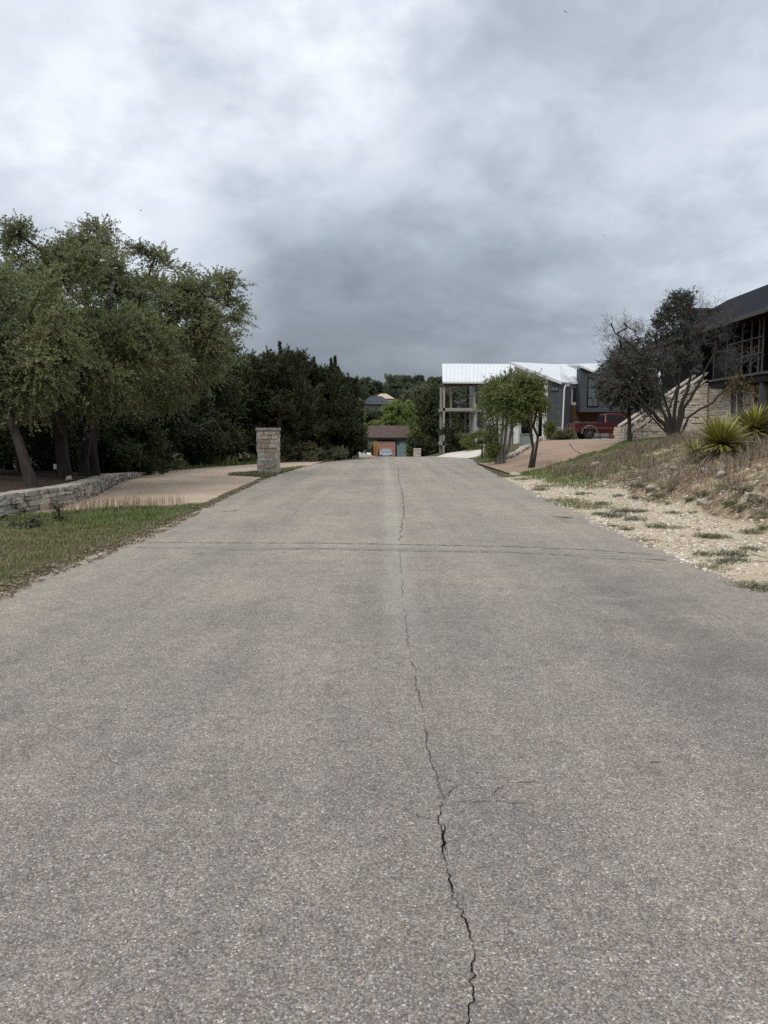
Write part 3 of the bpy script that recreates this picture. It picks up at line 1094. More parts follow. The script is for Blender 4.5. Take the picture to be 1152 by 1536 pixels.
def twig_mesh(mb, tw, r=0.006, keep=1.0):
    st, mid, end = tw
    b = len(mb.v)
    n = len(st)
    sel = np.nonzero(rng.random(n) < keep)[0]
    ang = [0, 2.1, 4.2]
    for i in sel:
        L = np.linalg.norm(end[i] - st[i])
        a = st[i] + (end[i] - st[i]) * .33 + rng.normal(size=3) * L * .10
        c = st[i] + (end[i] - st[i]) * .68 + rng.normal(size=3) * L * .12
        mb.tube([st[i], a, c, end[i] + rng.normal(size=3) * L * .10], [r, r * .8, r * .55, r * .2], 3, cap=False)


def tree(name, label, cat, base, trunks, r_base, lobes, leafm, barkm, seed_add=0, **kw):
    global rng
    keep_rng = rng
    rng = np.random.default_rng(zlib.crc32(label.encode()) + int(base[0] * 10) + seed_add)
    try:
        return _tree(name, label, cat, base, trunks, r_base, lobes, leafm, barkm, **kw)
    finally:
        rng = keep_rng


def _tree(name, label, cat, base, trunks, r_base, lobes, leafm, barkm, twigs=8, tlen=.6, leaves=12, leaf=(.07, .035), up=.1, droop=.25,
         group=None, twig_r=0.0, twig_keep=.5, shell=.45, spread=.8, out=.7, jitter=.12, r_tip=.008, leaf_rand=.9, lbias=0.0, skip=0.45, step=.45, foliage='crown', back=.35, outc=None, spires=None, dens=1.0, clump=0):
    """all coordinates local to base. trunks: list of polylines; lobes: (cx,cy,cz,rx,ry,rz,n[,trunk index])"""
    t = thing(name, label, cat, base, 0, group)
    mb = MB()
    att = [[] for _ in trunks]
    for lb in lobes:
        pts = sample_lobe(lb[:3], lb[3:6], max(3, int(lb[6] * dens)), shell, clump)
        if len(lb) > 7:
            att[lb[7]].append(pts)
        else:
            for k in range(len(trunks)):
                dd = [np.linalg.norm(pts - np.array(q[-1]), axis=1) for q in trunks]
                own = np.argmin(np.array(dd), axis=0) == k
                if own.any(): att[k].append(pts[own])
    tips_all = []
    for q, at in zip(trunks, att):
        if not at:
            mb.tube(q, [r_base * (1 - .6 * i / max(1, len(q) - 1)) for i in range(len(q))], 8, cap=True)
            continue
        at = np.concatenate(at)
        A, par, tips, nt = skeleton(q, at, jitter, step, skip, back)
        limb_mesh(mb, A, par, nt, r_base, r_tip)
        tips_all.append(A[tips])
    tips = np.concatenate(tips_all)
    c0 = outc if outc is not None else np.mean(tips, axis=0) - np.array((0, 0, .15 * (tips[:, 2].max() - tips[:, 2].min())))
    V, Fq, tw = twig_leaves(tips, c0, twigs, tlen, leaves, leaf, up, droop, spread, out, leaf_rand, lbias)
    if twig_r: twig_mesh(mb, tw, twig_r, twig_keep)
    mb.build('trunk', barkm, t, smooth=True)
    if spires:
        for (sx_, sy_, z0, z1, r) in spires:
            k = int(330 * (z1 - z0))
            tt = rng.random(k) ** .8
            az = rng.random(k) * 6.283
            lean = rng.normal(size=2) * .17 * (z1 - z0)
            rr_ = r * (1 - tt) * (.4 + .6 * rng.random(k)) * (.75 + .4 * np.sin(tt * 19 + az))
            p = np.stack([sx_ + rr_ * np.cos(az) + lean[0] * tt, sy_ + rr_ * np.sin(az) + lean[1] * tt, z0 + (z1 - z0) * tt], -1)
            ax = unit(np.stack([np.cos(az) * .55, np.sin(az) * .55, np.ones(k)], -1) + rng.normal(size=(k, 3)) * .25)
            v2, f2 = quads(p, ax, leaf[0] * (.6 + .6 * rng.random(k)), leaf[1] * (.7 + .5 * rng.random(k)))
            Fq = np.concatenate([Fq, f2 + len(V)])
            V = np.concatenate([V, v2])
    if leaves:
        np_mesh(foliage, V, Fq, leafm, t)
    return t


def loc_lobe(base, px, py, D, rpx, rpy, rd, n, ti=None):
    p = P(px, py, D)
    s = D / F
    l = (p[0] - base[0], p[1] - base[1], p[2] - base[2], rpx * s, rd, rpy * s, n)
    return l if ti is None else l + (ti,)


def loc_pt(base, px, py, D):
    p = P(px, py, D)
    return (p[0] - base[0], p[1] - base[1], p[2] - base[2])


def gbase(px, D, dz=-.05):
    a, _ = ray(px, 650)
    x = a * D
    return (x, D, H(x, D) + dz)


OAKL = dict(leafm=M['oak'], barkm=M['bark'], twigs=15, tlen=.62, leaves=27, leaf=(.060, .033), up=.10, droop=.3, twig_r=.006, twig_keep=.4, dens=.62, clump=5)
# oak 1: leaning trunk at the far left
b = gbase(46, 16.8)
tree('oak_tree', 'live oak with leaning trunk at the left end of the low wall', 'tree', b,
     [[(0, 0, 0), loc_pt(b, 39, 700, 16.8), loc_pt(b, 31, 672, 16.9), loc_pt(b, 20, 640, 17), loc_pt(b, 2, 590, 17.2), loc_pt(b, -12, 520, 17.4)]], .11,
     [loc_lobe(b, 0, 470, 17.2, 105, 95, 1.7, 120), loc_lobe(b, -80, 530, 17.5, 90, 110, 1.8, 70), loc_lobe(b, -50, 400, 18.5, 110, 50, 1.7, 60),
      loc_lobe(b, 10, 575, 18.0, 60, 36, 1.0, 50), loc_lobe(b, 60, 545, 17.4, 45, 42, .9, 60), loc_lobe(b, 45, 590, 17.2, 30, 16, .7, 16)], group='oaks behind the low wall', **OAKL)
# oak 2: stout trunk
b = gbase(95, 20.5)
tree('oak_tree', 'live oak with stout upright trunk, second from left behind the wall', 'tree', b,
     [[(0, 0, 0), loc_pt(b, 93, 680, 20.5), loc_pt(b, 90, 630, 20.5), loc_pt(b, 84, 570, 20.6), loc_pt(b, 88, 500, 20.8), loc_pt(b, 90, 450, 21)]], .165,
     [loc_lobe(b, 60, 405, 22, 95, 45, 1.8, 80), loc_lobe(b, 120, 480, 19.6, 85, 85, 1.5, 160), loc_lobe(b, 125, 390, 22, 65, 36, 1.4, 46),
      loc_lobe(b, 30, 368, 22.5, 60, 22, 1.2, 26), loc_lobe(b, 70, 565, 19.5, 50, 38, 1.0, 40)], group='oaks behind the low wall', **OAKL)
# oak 3
b = gbase(123, 22.2)
tree('oak_tree', 'live oak with straight trunk, left one of the close trunk pair', 'tree', b,
     [[(0, 0, 0), loc_pt(b, 128, 680, 22.2), loc_pt(b, 134, 630, 22), loc_pt(b, 145, 560, 21.8), loc_pt(b, 158, 500, 21.6), loc_pt(b, 165, 450, 21.8)]], .135,
     [loc_lobe(b, 175, 420, 22.3, 75, 50, 1.6, 90), loc_lobe(b, 155, 565, 20.8, 52, 48, 1.2, 90), loc_lobe(b, 190, 520, 21.2, 70, 70, 1.4, 120),
      loc_lobe(b, 110, 530, 20.8, 65, 60, 1.3, 80), loc_lobe(b, 105, 360, 23.5, 60, 16, 1.1, 24)], group='oaks behind the low wall', **OAKL)
# oak 4: throws long limbs to the right
b = gbase(140, 23.2)
tree('oak_tree', 'live oak with long limbs reaching right toward the driveway', 'tree', b,
     [[(0, 0, 0), loc_pt(b, 139, 670, 23.2), loc_pt(b, 146, 610, 23.3), loc_pt(b, 175, 560, 23.8), loc_pt(b, 215, 510, 24.2), loc_pt(b, 240, 480, 24.5)]], .13,
     [loc_lobe(b, 245, 445, 24.8, 55, 45, 1.5, 60), loc_lobe(b, 290, 450, 24.8, 42, 40, 1.1, 60), loc_lobe(b, 240, 385, 25, 32, 20, .8, 18), loc_lobe(b, 325, 425, 25.2, 40, 36, 1.0, 34), loc_lobe(b, 290, 510, 24.2, 62, 48, 1.3, 100),
      loc_lobe(b, 270, 560, 24.5, 55, 40, 1.2, 70), loc_lobe(b, 325, 500, 24.5, 38, 36, .9, 40), loc_lobe(b, 225, 570, 24.5, 50, 38, 1.1, 50), loc_lobe(b, 345, 470, 25.0, 20, 20, .6, 10)],
     group='oaks behind the low wall', **dict(OAKL, clump=3))

# thicket behind: dark understory trees
def bush_lobes(h, w, n, seed, low=.12):
    r2 = np.random.default_rng(seed)
    out = []
    for _ in range(n):
        z = h * (low + (0.92 - low) * r2.random())
        ww = w * (0.55 + .45 * math.sin(math.pi * min(1, z / h * .9 + .1)))
        a = r2.random() * 6.283
        q = ww * .5 * r2.random() ** .5
        out.append((q * math.cos(a), q * math.sin(a), z, w * .24, w * .24, h * .13, int(26)))
    return out


THK = dict(leafm=M['dark'], barkm=M['bark'], twigs=8, tlen=.7, leaves=14, leaf=(.16, .085), up=.15, droop=.2, shell=.4)
th = [
    tree('thicket_tree', 'dark dense evergreen in the thicket behind the oaks, foliage down to the ground', 'tree', (0, 0, 0), [[(0, 0, 0), (.1, 0, 1.2), (.2, .1, 3)]], .14,
         bush_lobes(6.5, 5.0, 16, 3, .05), group='dark thicket behind the oaks', **THK),
    tree('thicket_tree', 'dark dense evergreen in the thicket behind the oaks, foliage down to the ground', 'tree', (0, 0, 0), [[(0, 0, 0), (-.1, 0, 1.5), (.0, .1, 3.4)]], .13,
         bush_lobes(7.2, 4.6, 16, 5, .05), group='dark thicket behind the oaks', **THK)]
spots = [(-60, 27, 1.0), (10, 29, .95), (70, 31, .95), (120, 29, .8), (165, 31, .95), (205, 33.5, .9), (245, 36, .85), (285, 38.5, .85), (320, 41, .8), (355, 43.5, .82), (385, 46, .8), (30, 40, 1.2), (130, 42, 1.25), (215, 45, 1.2), (-90, 36, 1.2), (290, 50, 1.15), (345, 54, 1.2), (-30, 24, .7), (190, 28.5, .42), (235, 32, .40), (60, 26, .55), (25, 22.5, .5), (110, 26.5, .5), (75, 24.5, .35), (150, 27, .5), (-15, 20.5, .45)]
for i, (px, D, s) in enumerate(spots):
    o = th[i % 2] if i < 2 else copy_tree(th[i % 2])
    bb = gbase(px, D)
    o.location = bb
    o.rotation_euler = (0, 0, i * 2.4)
    o.scale = (s, s, s * (0.9 + .2 * random.random()))

# the big dark junipers by the road
def juniper_lobes(h, w, n, seed):
    r2 = np.random.default_rng(seed)
    out = []
    for i in range(n):
        z = h * (0.06 + .72 * (i + .5) / n)
        k = z / h
        ww = w * (0.66 + .5 * k if k < .5 else 0.91 - (k - .5) * 1.5)
        a = r2.random() * 6.283
        q = ww * .42 * r2.random() ** .5
        out.append((q * math.cos(a), q * math.sin(a), z, max(.35, ww * .26), max(.35, ww * .26), h * .085, 26))
    return out


def juniper_spires(h, w, seed):
    r2 = np.random.default_rng(seed + 99)
    out = []
    for _ in range(17):
        a = r2.random() * 6.283
        q = w * .40 * r2.random() ** .5
        zt = h * (1.0 - .30 * (q / (w * .40)) ** 1.5 - .08 * r2.random())
        L = h * r2.uniform(.14, .28)
        out.append((q * math.cos(a), q * math.sin(a), zt - L, zt, r2.uniform(.16, .34)))
    return out


JUN = dict(leafm=M['juniper'], barkm=M['bark_j'], twigs=9, tlen=.55, leaves=14, leaf=(.19, .06), up=.75, droop=0, spread=.55, shell=.4, lbias=.35, leaf_rand=.55, r_tip=.012)
jl_ = [('wide dark juniper with pointed leaders, standing right behind the stone pillar', 418, 43, 7.0, 5.2, 21),
       ('dark juniper with tall spiky top, between the stone pillar and road', 440, 47, 7.6, 4.6, 22),
       ('dark juniper clump in the middle of the roadside row', 470, 48, 6.7, 4.8, 23),
       ('dark juniper with narrow spike tops nearest the road edge', 503, 50, 6.75, 4.0, 24),
       ('low dark juniper in front of the roadside row', 455, 45.5, 4.6, 4.2, 26),
       ('low dark juniper bushing out at the road end of the row', 510, 47.5, 4.2, 3.2, 27),
       ('dusky juniper behind the oak limb tips, left of the stone pillar', 385, 50, 6.2, 4.6, 28)]
for lb, px, D, h, w, sd in jl_:
    bb = gbase(px, D)
    tree('juniper_tree', lb, 'tree', bb, [[(0, 0, 0), (.1, 0, h * .3), (0, .1, h * .75)]], .16, juniper_lobes(h, w, 15, sd), group='dark junipers along the left roadside', spires=juniper_spires(h, w, sd), **JUN)

# mid distance and hillside trees
HIL = dict(leafm=M['hill'], barkm=M['bark'], twigs=7, tlen=.9, leaves=10, leaf=(.42, .26), up=.15, droop=.15, shell=.4, r_tip=.02)
def crown_lobes(h, w, n, seed, n_pt=14):
    r2 = np.random.default_rng(seed)
    out = []
    for _ in range(n):
        a = r2.random() * 6.283
        q = w * .34 * r2.random() ** .5
        z = h * (.38 + .5 * r2.random())
        k = 1 - .5 * max(0, z / h - .6) / .4
        out.append((q * k * math.cos(a), q * k * math.sin(a), z, w * .2, w * .2, h * .11, n_pt))
    return out


hills = []
HL = 'rounded broadleaf tree on the far wooded hillside'
for k in range(3):
    hills.append(tree('hill_tree', HL, 'tree', (0, 0, 0), [[(0, 0, 0), (.1, 0, 2), (0, .1, 4)]], .2, crown_lobes(8.5, 8.5, 13, 50 + k), group='trees on the far hillside', **HIL))
r3 = random.Random(4)
hs = []
for D, n, p0, p1 in ((270, 26, 330, 830), (245, 22, 340, 780), (220, 18, 350, 760), (195, 14, 380, 745), (172, 12, 470, 740), (150, 10, 500, 735), (132, 9, 610, 740)):
    for i in range(n):
        px = p0 + (p1 - p0) * (i + r3.uniform(.1, .9)) / n
        d = D + r3.uniform(-9, 9)
        if 535 < px < 600 and d < 202: continue                  # the houses on the slope
        if 545 < px < 660 and d < 165: continue
        hs.append((px, d))
for i, (px, d) in enumerate(hs):
    o = hills[i % 3] if i < 3 else copy_tree(hills[i % 3])
    bb = gbase(px, d, -.2)
    o.location = bb
    s = r3.uniform(.7, 1.0)
    o.scale = (s * r3.uniform(.9, 1.25), s * r3.uniform(.9, 1.25), s * r3.uniform(.8, 1.1))
    o.rotation_euler = (0, 0, r3.uniform(0, 6.28))
# trees tied to a place in the middle distance
MID = dict(HIL); MID['leaf'] = (.26, .16); MID['tlen'] = .7; MID['leaves'] = 14
for lb, px, D, h, w, mt, n in [('bright spring-green tree rising directly behind the brown garage roof', 606, 119, 9.7, 8.6, 'bright', 28),
                               ('smaller bright green tree at the left end of the brown roof ridge', 577, 120, 7.0, 5.2, 'bright', 16),
                               ('dark green tree in front of the hipped-roof house, left of the bright tree', 560, 150, 8.6, 7.5, 'dark', 18),
                               ('dark green tree below the left corner of the hipped-roof house', 545, 156, 8.3, 6.5, 'hill', 16),
                               ('dark green tree below the right corner of the hipped-roof house', 582, 160, 8.4, 7, 'hill', 16),
                               ('olive green tree beside the left end of the small garage house', 531, 92, 6.6, 3.2, 'green', 14),
                               ('dark green oak just left of the white roofed house porch', 650, 105, 10.3, 6.5, 'dark', 18),
                               ('dark oak to the right of the bright green tree', 640, 128, 10, 5.0, 'dark', 16),
                               ('tall olive crown above and behind the bright green tree', 628, 140, 13.5, 7, 'hill', 16),
                               ('dark tree behind the open porch, seen between its steel posts', 690, 100, 8.6, 6.5, 'dark', 18),
                               ('dark tree behind the right half of the open porch', 716, 96, 7.8, 6, 'dark', 16),
                               ('leafy green tree high behind the upper porch opening', 694, 130, 11.0, 9, 'green', 16)]:
    kw = dict(MID); kw['leafm'] = M[mt]
    bb = gbase(px, D, -.2)
    lo = crown_lobes(h, w, n, int(px), 16)
    if mt in ('dark', 'green'): lo += bush_lobes(h * .6, w, 8, int(px) + 1, .04)
    tree('broadleaf_tree', lb, 'tree', bb, [[(0, 0, 0), (.1, 0, h * .25), (0, .1, h * .5)]], .2, lo, **kw)

# the two small elms in front of the white roofed house
GRN = dict(leafm=M['green'], barkm=M['bark'], twigs=8, tlen=.5, leaves=15, leaf=(.078, .045), up=.2, droop=.2, twig_r=.006, twig_keep=.3)
b = gbase(753, 37.5)
tree('shade_tree', 'leafy green tree with clustered grey trunks beside the black mailbox', 'tree', b,
     [[(-.15, 0, 0), loc_pt(b, 747, 670, 37.5), loc_pt(b, 745, 640, 37.5), loc_pt(b, 748, 610, 37.6)],
      [(.12, .1, 0), loc_pt(b, 757, 668, 37.6), loc_pt(b, 760, 635, 37.6), loc_pt(b, 762, 605, 37.7)],
      [(0, .2, 0), loc_pt(b, 763, 672, 37.8), loc_pt(b, 768, 640, 37.9), loc_pt(b, 770, 615, 38)],
      [(-.22, .1, 0), loc_pt(b, 744, 668, 37.8), loc_pt(b, 741, 640, 37.9), loc_pt(b, 736, 618, 38)],
      [(.02, -.05, 0), loc_pt(b, 752, 665, 37.4), loc_pt(b, 754, 640, 37.4), loc_pt(b, 756, 610, 37.4)]], .075,
     [loc_lobe(b, 741, 603, 37.5, 22, 28, 1.0, 80), loc_lobe(b, 762, 585, 37.6, 30, 24, 1.0, 90), loc_lobe(b, 738, 650, 37.6, 8, 22, .4, 30), loc_lobe(b, 775, 615, 37.8, 24, 28, .9, 70), loc_lobe(b, 741, 674, 37.8, 6, 8, .3, 8)],
     skip=.3, **dict(GRN, barkm=M['bark_g']))
b = gbase(797, 31.5)
tree('shade_tree', 'green tree with two slim dark trunks at the rust coloured driveway edge', 'tree', b,
     [[(-.05, 0, 0), loc_pt(b, 800, 672, 31.5), loc_pt(b, 796, 650, 31.5), loc_pt(b, 790, 625, 31.5), loc_pt(b, 785, 600, 31.6)],
      [(.1, .05, 0), loc_pt(b, 805, 670, 31.6), loc_pt(b, 807, 655, 31.7), loc_pt(b, 800, 640, 31.7), loc_pt(b, 806, 610, 31.7)]], .065,
     [loc_lobe(b, 780, 596, 31.5, 28, 24, .9, 80), loc_lobe(b, 799, 594, 31.6, 18, 24, .8, 50), loc_lobe(b, 768, 605, 31.3, 20, 22, .6, 36), loc_lobe(b, 808, 612, 31.8, 9, 12, .4, 12), loc_lobe(b, 786, 572, 31.6, 18, 7, .5, 12)],
     skip=.4, **GRN)

# half-dead juniper on the bank
b = gbase(1014, 28)
def st_(*pts): return [(0, 0, 0)] + [loc_pt(b, *q) for q in pts]
DJ = [(st_((996, 636, 28), (972, 612, 27.8), (952, 592, 27.6), (936, 566, 27.5)), .085,
       [(928, 545, 27.5, 22, 34, .7, 40), (922, 512, 27.5, 16, 16, .4, 16), (935, 520, 27.6, 20, 22, .5, 18)]),
      (st_((1000, 628, 28.2), (986, 600, 28.3), (974, 570, 28.4), (962, 540, 28.4)), .065, [(955, 512, 28.4, 24, 26, .7, 34), (968, 535, 28.4, 20, 26, .6, 26), (950, 490, 28.4, 22, 10, .5, 12)]),
      (st_((1003, 622, 28.5), (996, 590, 28.6), (992, 555, 28.7), (990, 525, 28.7)), .06, [(985, 505, 28.7, 22, 30, .6, 34), (1000, 540, 28.7, 18, 24, .6, 24)]),
      (st_((1012, 618, 28.3), (1018, 580, 28.4), (1020, 540, 28.4), (1016, 500, 28.4)), .075, [(1010, 480, 28.4, 22, 30, .6, 36), (1025, 520, 28.4, 22, 26, .6, 28)]),
      (st_((1020, 612, 28.1), (1034, 575, 28.1), (1044, 535, 28.0), (1050, 500, 28.0)), .085, [(1050, 480, 28, 26, 30, .7, 44), (1045, 520, 28, 20, 24, .6, 24), (1040, 455, 28, 18, 12, .5, 12)]),
      (st_((1026, 612, 27.8), (1044, 585, 27.7), (1060, 552, 27.6), (1072, 520, 27.5)), .075, [(1080, 495, 27.5, 24, 28, .7, 44), (1090, 530, 27.4, 22, 22, .6, 30), (1088, 463, 27.6, 20, 14, .5, 16)]),
      (st_((1034, 625, 27.6), (1066, 605, 27.3), (1090, 583, 27.0), (1112, 562, 26.8)), .05, [(1120, 540, 26.8, 14, 18, .5, 16), (1095, 555, 27.0, 18, 14, .5, 14)]),
      (st_((992, 610, 27.9), (972, 560, 27.7), (952, 522, 27.5), (925, 500, 27.3)), .05, [(908, 496, 27.2, 6, 5, .3, 5), (918, 484, 27.3, 8, 5, .3, 6), (940, 488, 27.4, 9, 8, .3, 7), (958, 500, 27.5, 9, 8, .3, 7)]),
      (st_((1005, 612, 27.6), (1014, 582, 27.5), (1006, 556, 27.4)), .045, [(1000, 540, 27.4, 20, 20, .5, 20)]),
      (st_((985, 632, 27.5), (955, 604, 27.2), (930, 590, 27.0)), .04, [(915, 575, 27, 18, 16, .5, 16)])]
dj = thing('dead_juniper', 'half-dead juniper with many bare grey limbs fanning from one base on the bank', 'tree', b)
mb = MB()
mb.tube([(0, .05, -.2), (0.0, .05, .1), (.02, .05, .42)], [.36, .27, .16], 12)
tm = MB()
for q, r0, lbs in DJ:
    r0 *= 1.06
    lb = [loc_lobe(b, *l) for l in lbs]
    at = np.concatenate([sample_lobe(l[:3], l[3:6], int(l[6] * .62), .5) for l in lb])
    A, par, tips, nt = skeleton(q, at, .13, .28, .35, .2)
    A[1:nt] += rng.normal(size=(nt - 1, 3)) * .022
    limb_mesh(mb, A, par, nt, r0, .0065, flare=1.45, taper=.68)
    tp = A[tips]
    _, _, tw = twig_leaves(tp, (0, 0, 1.5), 3, .38, 2, (.05, .02), .25, .05, .8, .8)
    twig_mesh(tm, tw, .0055)
    _, _, tw = twig_leaves(np.concatenate([tw[2], tw[1]]), (0, 0, 1.5), 2, .24, 2, (.05, .02), .25, .02, .9, .6)
    twig_mesh(tm, tw, .0045)
mb.build('trunk', M['bark_j'], dj, smooth=True)
tm.build('twigs', M['twig'], dj)
tp = []
for l in [loc_lobe(b, 1024, 452, 28.3, 18, 20, .4, 20), loc_lobe(b, 1004, 470, 28.3, 15, 14, .4, 12), loc_lobe(b, 990, 482, 28.3, 10, 8, .3, 6), loc_lobe(b, 1012, 500, 28.4, 34, 24, .6, 24), loc_lobe(b, 1030, 470, 28.3, 16, 16, .5, 9),
          loc_lobe(b, 985, 540, 28.4, 40, 40, .8, 46), loc_lobe(b, 1036, 535, 28.3, 34, 34, .8, 16), loc_lobe(b, 935, 545, 27.5, 26, 26, .6, 14)]:
    tp.append(sample_lobe(l[:3], l[3:6], l[6], .5))
tp = np.concatenate(tp)
V, Fq, tw = twig_leaves(tp, (0, 0, 2), 8, .30, 14, (.085, .04), .4, 0, .8, .6, .7, .2)
np_mesh('crown', V, Fq, M['juniper_g'], dj)

# dusky juniper behind it
b = gbase(945, 41)
tree('juniper_tree', 'dusky grey-green juniper with drooping sprays beside the stone stair', 'tree', b,
     [[(0, 0, 0), loc_pt(b, 944, 630, 41), loc_pt(b, 942, 590, 41), loc_pt(b, 940, 545, 41)]], .11,
     [loc_lobe(b, 933, 580, 41, 28, 22, 1.3, 100), loc_lobe(b, 945, 560, 41, 38, 32, 1.3, 120), loc_lobe(b, 922, 572, 41, 24, 28, 1.0, 70), loc_lobe(b, 965, 590, 41, 24, 24, 1.0, 50), loc_lobe(b, 938, 530, 41, 22, 14, .7, 20)],
     M['juniper_g'], M['bark_j'], twigs=9, tlen=.6, leaves=16, leaf=(.15, .045), up=0, droop=.3, shell=.5, leaf_rand=.5, lbias=-.2, twig_r=.008, twig_keep=.3, skip=.35)

# bronze leaved sapling by the house
b = gbase(1117, 33, -.05)
tree('sapling', 'slender sapling with bronze yellow leaves in front of the stone house window', 'tree', b,
     [[(0, 0, 0), loc_pt(b, 1116, 622, 33), loc_pt(b, 1108, 595, 33), loc_pt(b, 1110, 578, 33)]], .045,
     [loc_lobe(b, 1108, 572, 33, 16, 10, .5, 20), loc_lobe(b, 1122, 588, 33, 12, 14, .4, 14), loc_lobe(b, 1100, 585, 33, 10, 8, .3, 8), loc_lobe(b, 1118, 602, 33, 9, 10, .3, 8)],
     M['bronze'], M['bark'], twigs=3, tlen=.3, leaves=5, leaf=(.08, .04), up=.2, droop=.2, twig_r=.006, twig_keep=.6)

# shrubs --------------------------------------------------------------
SHR = dict(barkm=M['bark'], twigs=8, tlen=.3, leaves=12, leaf=(.11, .05), up=.4, droop=.1, r_tip=.006)
def shrub(label, px, D, h, w, mt, n=10, seed=0, name='shrub', cat='shrub', group=None, **kw):
    k = dict(SHR); k.update(kw)
    bb = gbase(px, D)
    return tree(name, label, cat, bb, [[(0, 0, 0), (.02, 0, h * .15), (.0, .02, h * .35)]], .03,
                [(c[0], c[1], c[2], c[3], c[4], c[5], 9) for c in bush_lobes(h, w, n, seed, .15)], M[mt], group=group, foliage='foliage', **k)


shrub('loose grey-green roadside shrub at the foot of the junipers', 465, 43, 1.0, 1.6, 'weed', 10, 1)
shrub('grey-green weedy shrub closest to the road edge under the junipers', 488, 45, .9, 2.0, 'weed', 10, 2)
shrub('clipped rounded green hedge bush behind the far stone pillar', 642, 106, 2.3, 3.4, 'green', 16, 3, 'hedge', 'hedge', leaf=(.2, .12), tlen=.5)
shrub('rounded green hedge bush right beside the garage house wall', 622, 106.5, 2.5, 1.7, 'green', 14, 4, 'hedge', 'hedge', leaf=(.2, .12), tlen=.5)
shrub('dark shrub in front of the open porch steel post', 672, 67, 2.3, 1.9, 'dark', 10, 5)
shrub('low olive shrub under the lower porch deck', 696, 66.5, 1.5, 1.7, 'green', 8, 6)
shrub('olive shrub between the porch and the leafy green tree', 712, 62, 2.0, 1.8, 'green', 8, 7)
shrub('silvery ornamental grass clump beside the maroon pickup tail', 846, 54, .75, 1.3, 'weed', 8, 8, leaf=(.2, .02), up=.9)
shrub('small green shrub at the foot of the blue-grey house corner', 826, 55, 1.3, 1.0, 'green', 7, 9)
shrub('grey-green bush left of the small garage house', 547, 100, 2.0, 1.4, 'weed', 10, 10, leaf=(.2, .1), tlen=.5)
shrub('thin green weed standing in grass before the low wall', 82, 13.6, .42, .14, 'weed', 6, 11, leaf=(.04, .015), tlen=.10, twigs=3, leaves=4, twig_r=.003, twig_keep=1)
shrub('sprawling grey weed in the grass at the left picture edge', 32, 12.6, .22, .40, 'weed', 7, 12, leaf=(.04, .018), tlen=.12, twigs=3, leaves=5, twig_r=.003, twig_keep=1)
shrub('rusty brown hedge beside the orange gate posts', 557, 105, 2.0, 1.2, 'bronze', 8, 13, leaf=(.2, .1), tlen=.4)


# yuccas
def yucca(label, px, D, r, n, seed, nd):
    x, y, z = gbase(px, D, 0)
    t = thing('yucca_plant', label, 'yucca', (x, y, z), 0, 'yuccas on the dry bank')
    r2 = np.random.default_rng(seed)
    for nm, cnt, mt, lo, hi in (('leaves', n, 'yucca', -.25, 1.0), ('dead_leaves', nd, 'yucca_d', -.75, -.1)):
        sz = lo + (hi - lo) * r2.random(cnt) ** .9
        az = r2.random(cnt) * 6.283
        ch = np.sqrt(np.maximum(0, 1 - sz ** 2))
        d = np.stack([ch * np.cos(az), ch * np.sin(az), sz], -1)
        L = r * (.72 + .42 * r2.random(cnt)) * (1 + .18 * np.sin(az * 2 + seed) + .1 * np.sin(az * 5 + seed * 3))
        side = unit(np.cross(d, np.array((0, 0, 1.0)) + r2.normal(size=d.shape) * .15))
        c = np.array((0, 0, r * .62)) if nm == 'leaves' else np.array((0, 0, r * .5))
        W = .036 + .016 * r2.random(cnt)
        V, Fq = [], []
        ts = [0.06, .35, .7, 1.0]
        ws = [.7, 1.0, .75, .05]
        for k, (tv, wv) in enumerate(zip(ts, ws)):
            p = c + d * (L * tv)[:, None]
            p[:, 2] -= (0.10 if nm == 'leaves' else .35) * L * tv ** 2
            V.append(p + side * (W * wv / 2)[:, None]); V.append(p - side * (W * wv / 2)[:, None])
        V = np.stack(V, 1)
        V[:, :, 2] = np.maximum(V[:, :, 2], .01 - .12)
        base = np.arange(cnt)[:, None] * 8
        Fq = np.concatenate([base + np.array([[2 * k, 2 * k + 1, 2 * k + 3, 2 * k + 2]]) for k in range(3)])
        np_mesh(nm, V.reshape(-1, 3), Fq, M[mt], t)
    return t


yucca('large spiky yellow-green yucca in front on the bank crest', 1083, 17.6, .74, 560, 1, 80)
yucca('large spiky yucca behind, close to the right picture edge', 1132, 18.6, .70, 520, 2, 80)
yucca('small thin yucca left of the two large ones', 1045, 19, .48, 110, 3, 20)
yucca('spiky yucca partly cut by the right picture edge', 1166, 18.5, .6, 240, 4, 50)


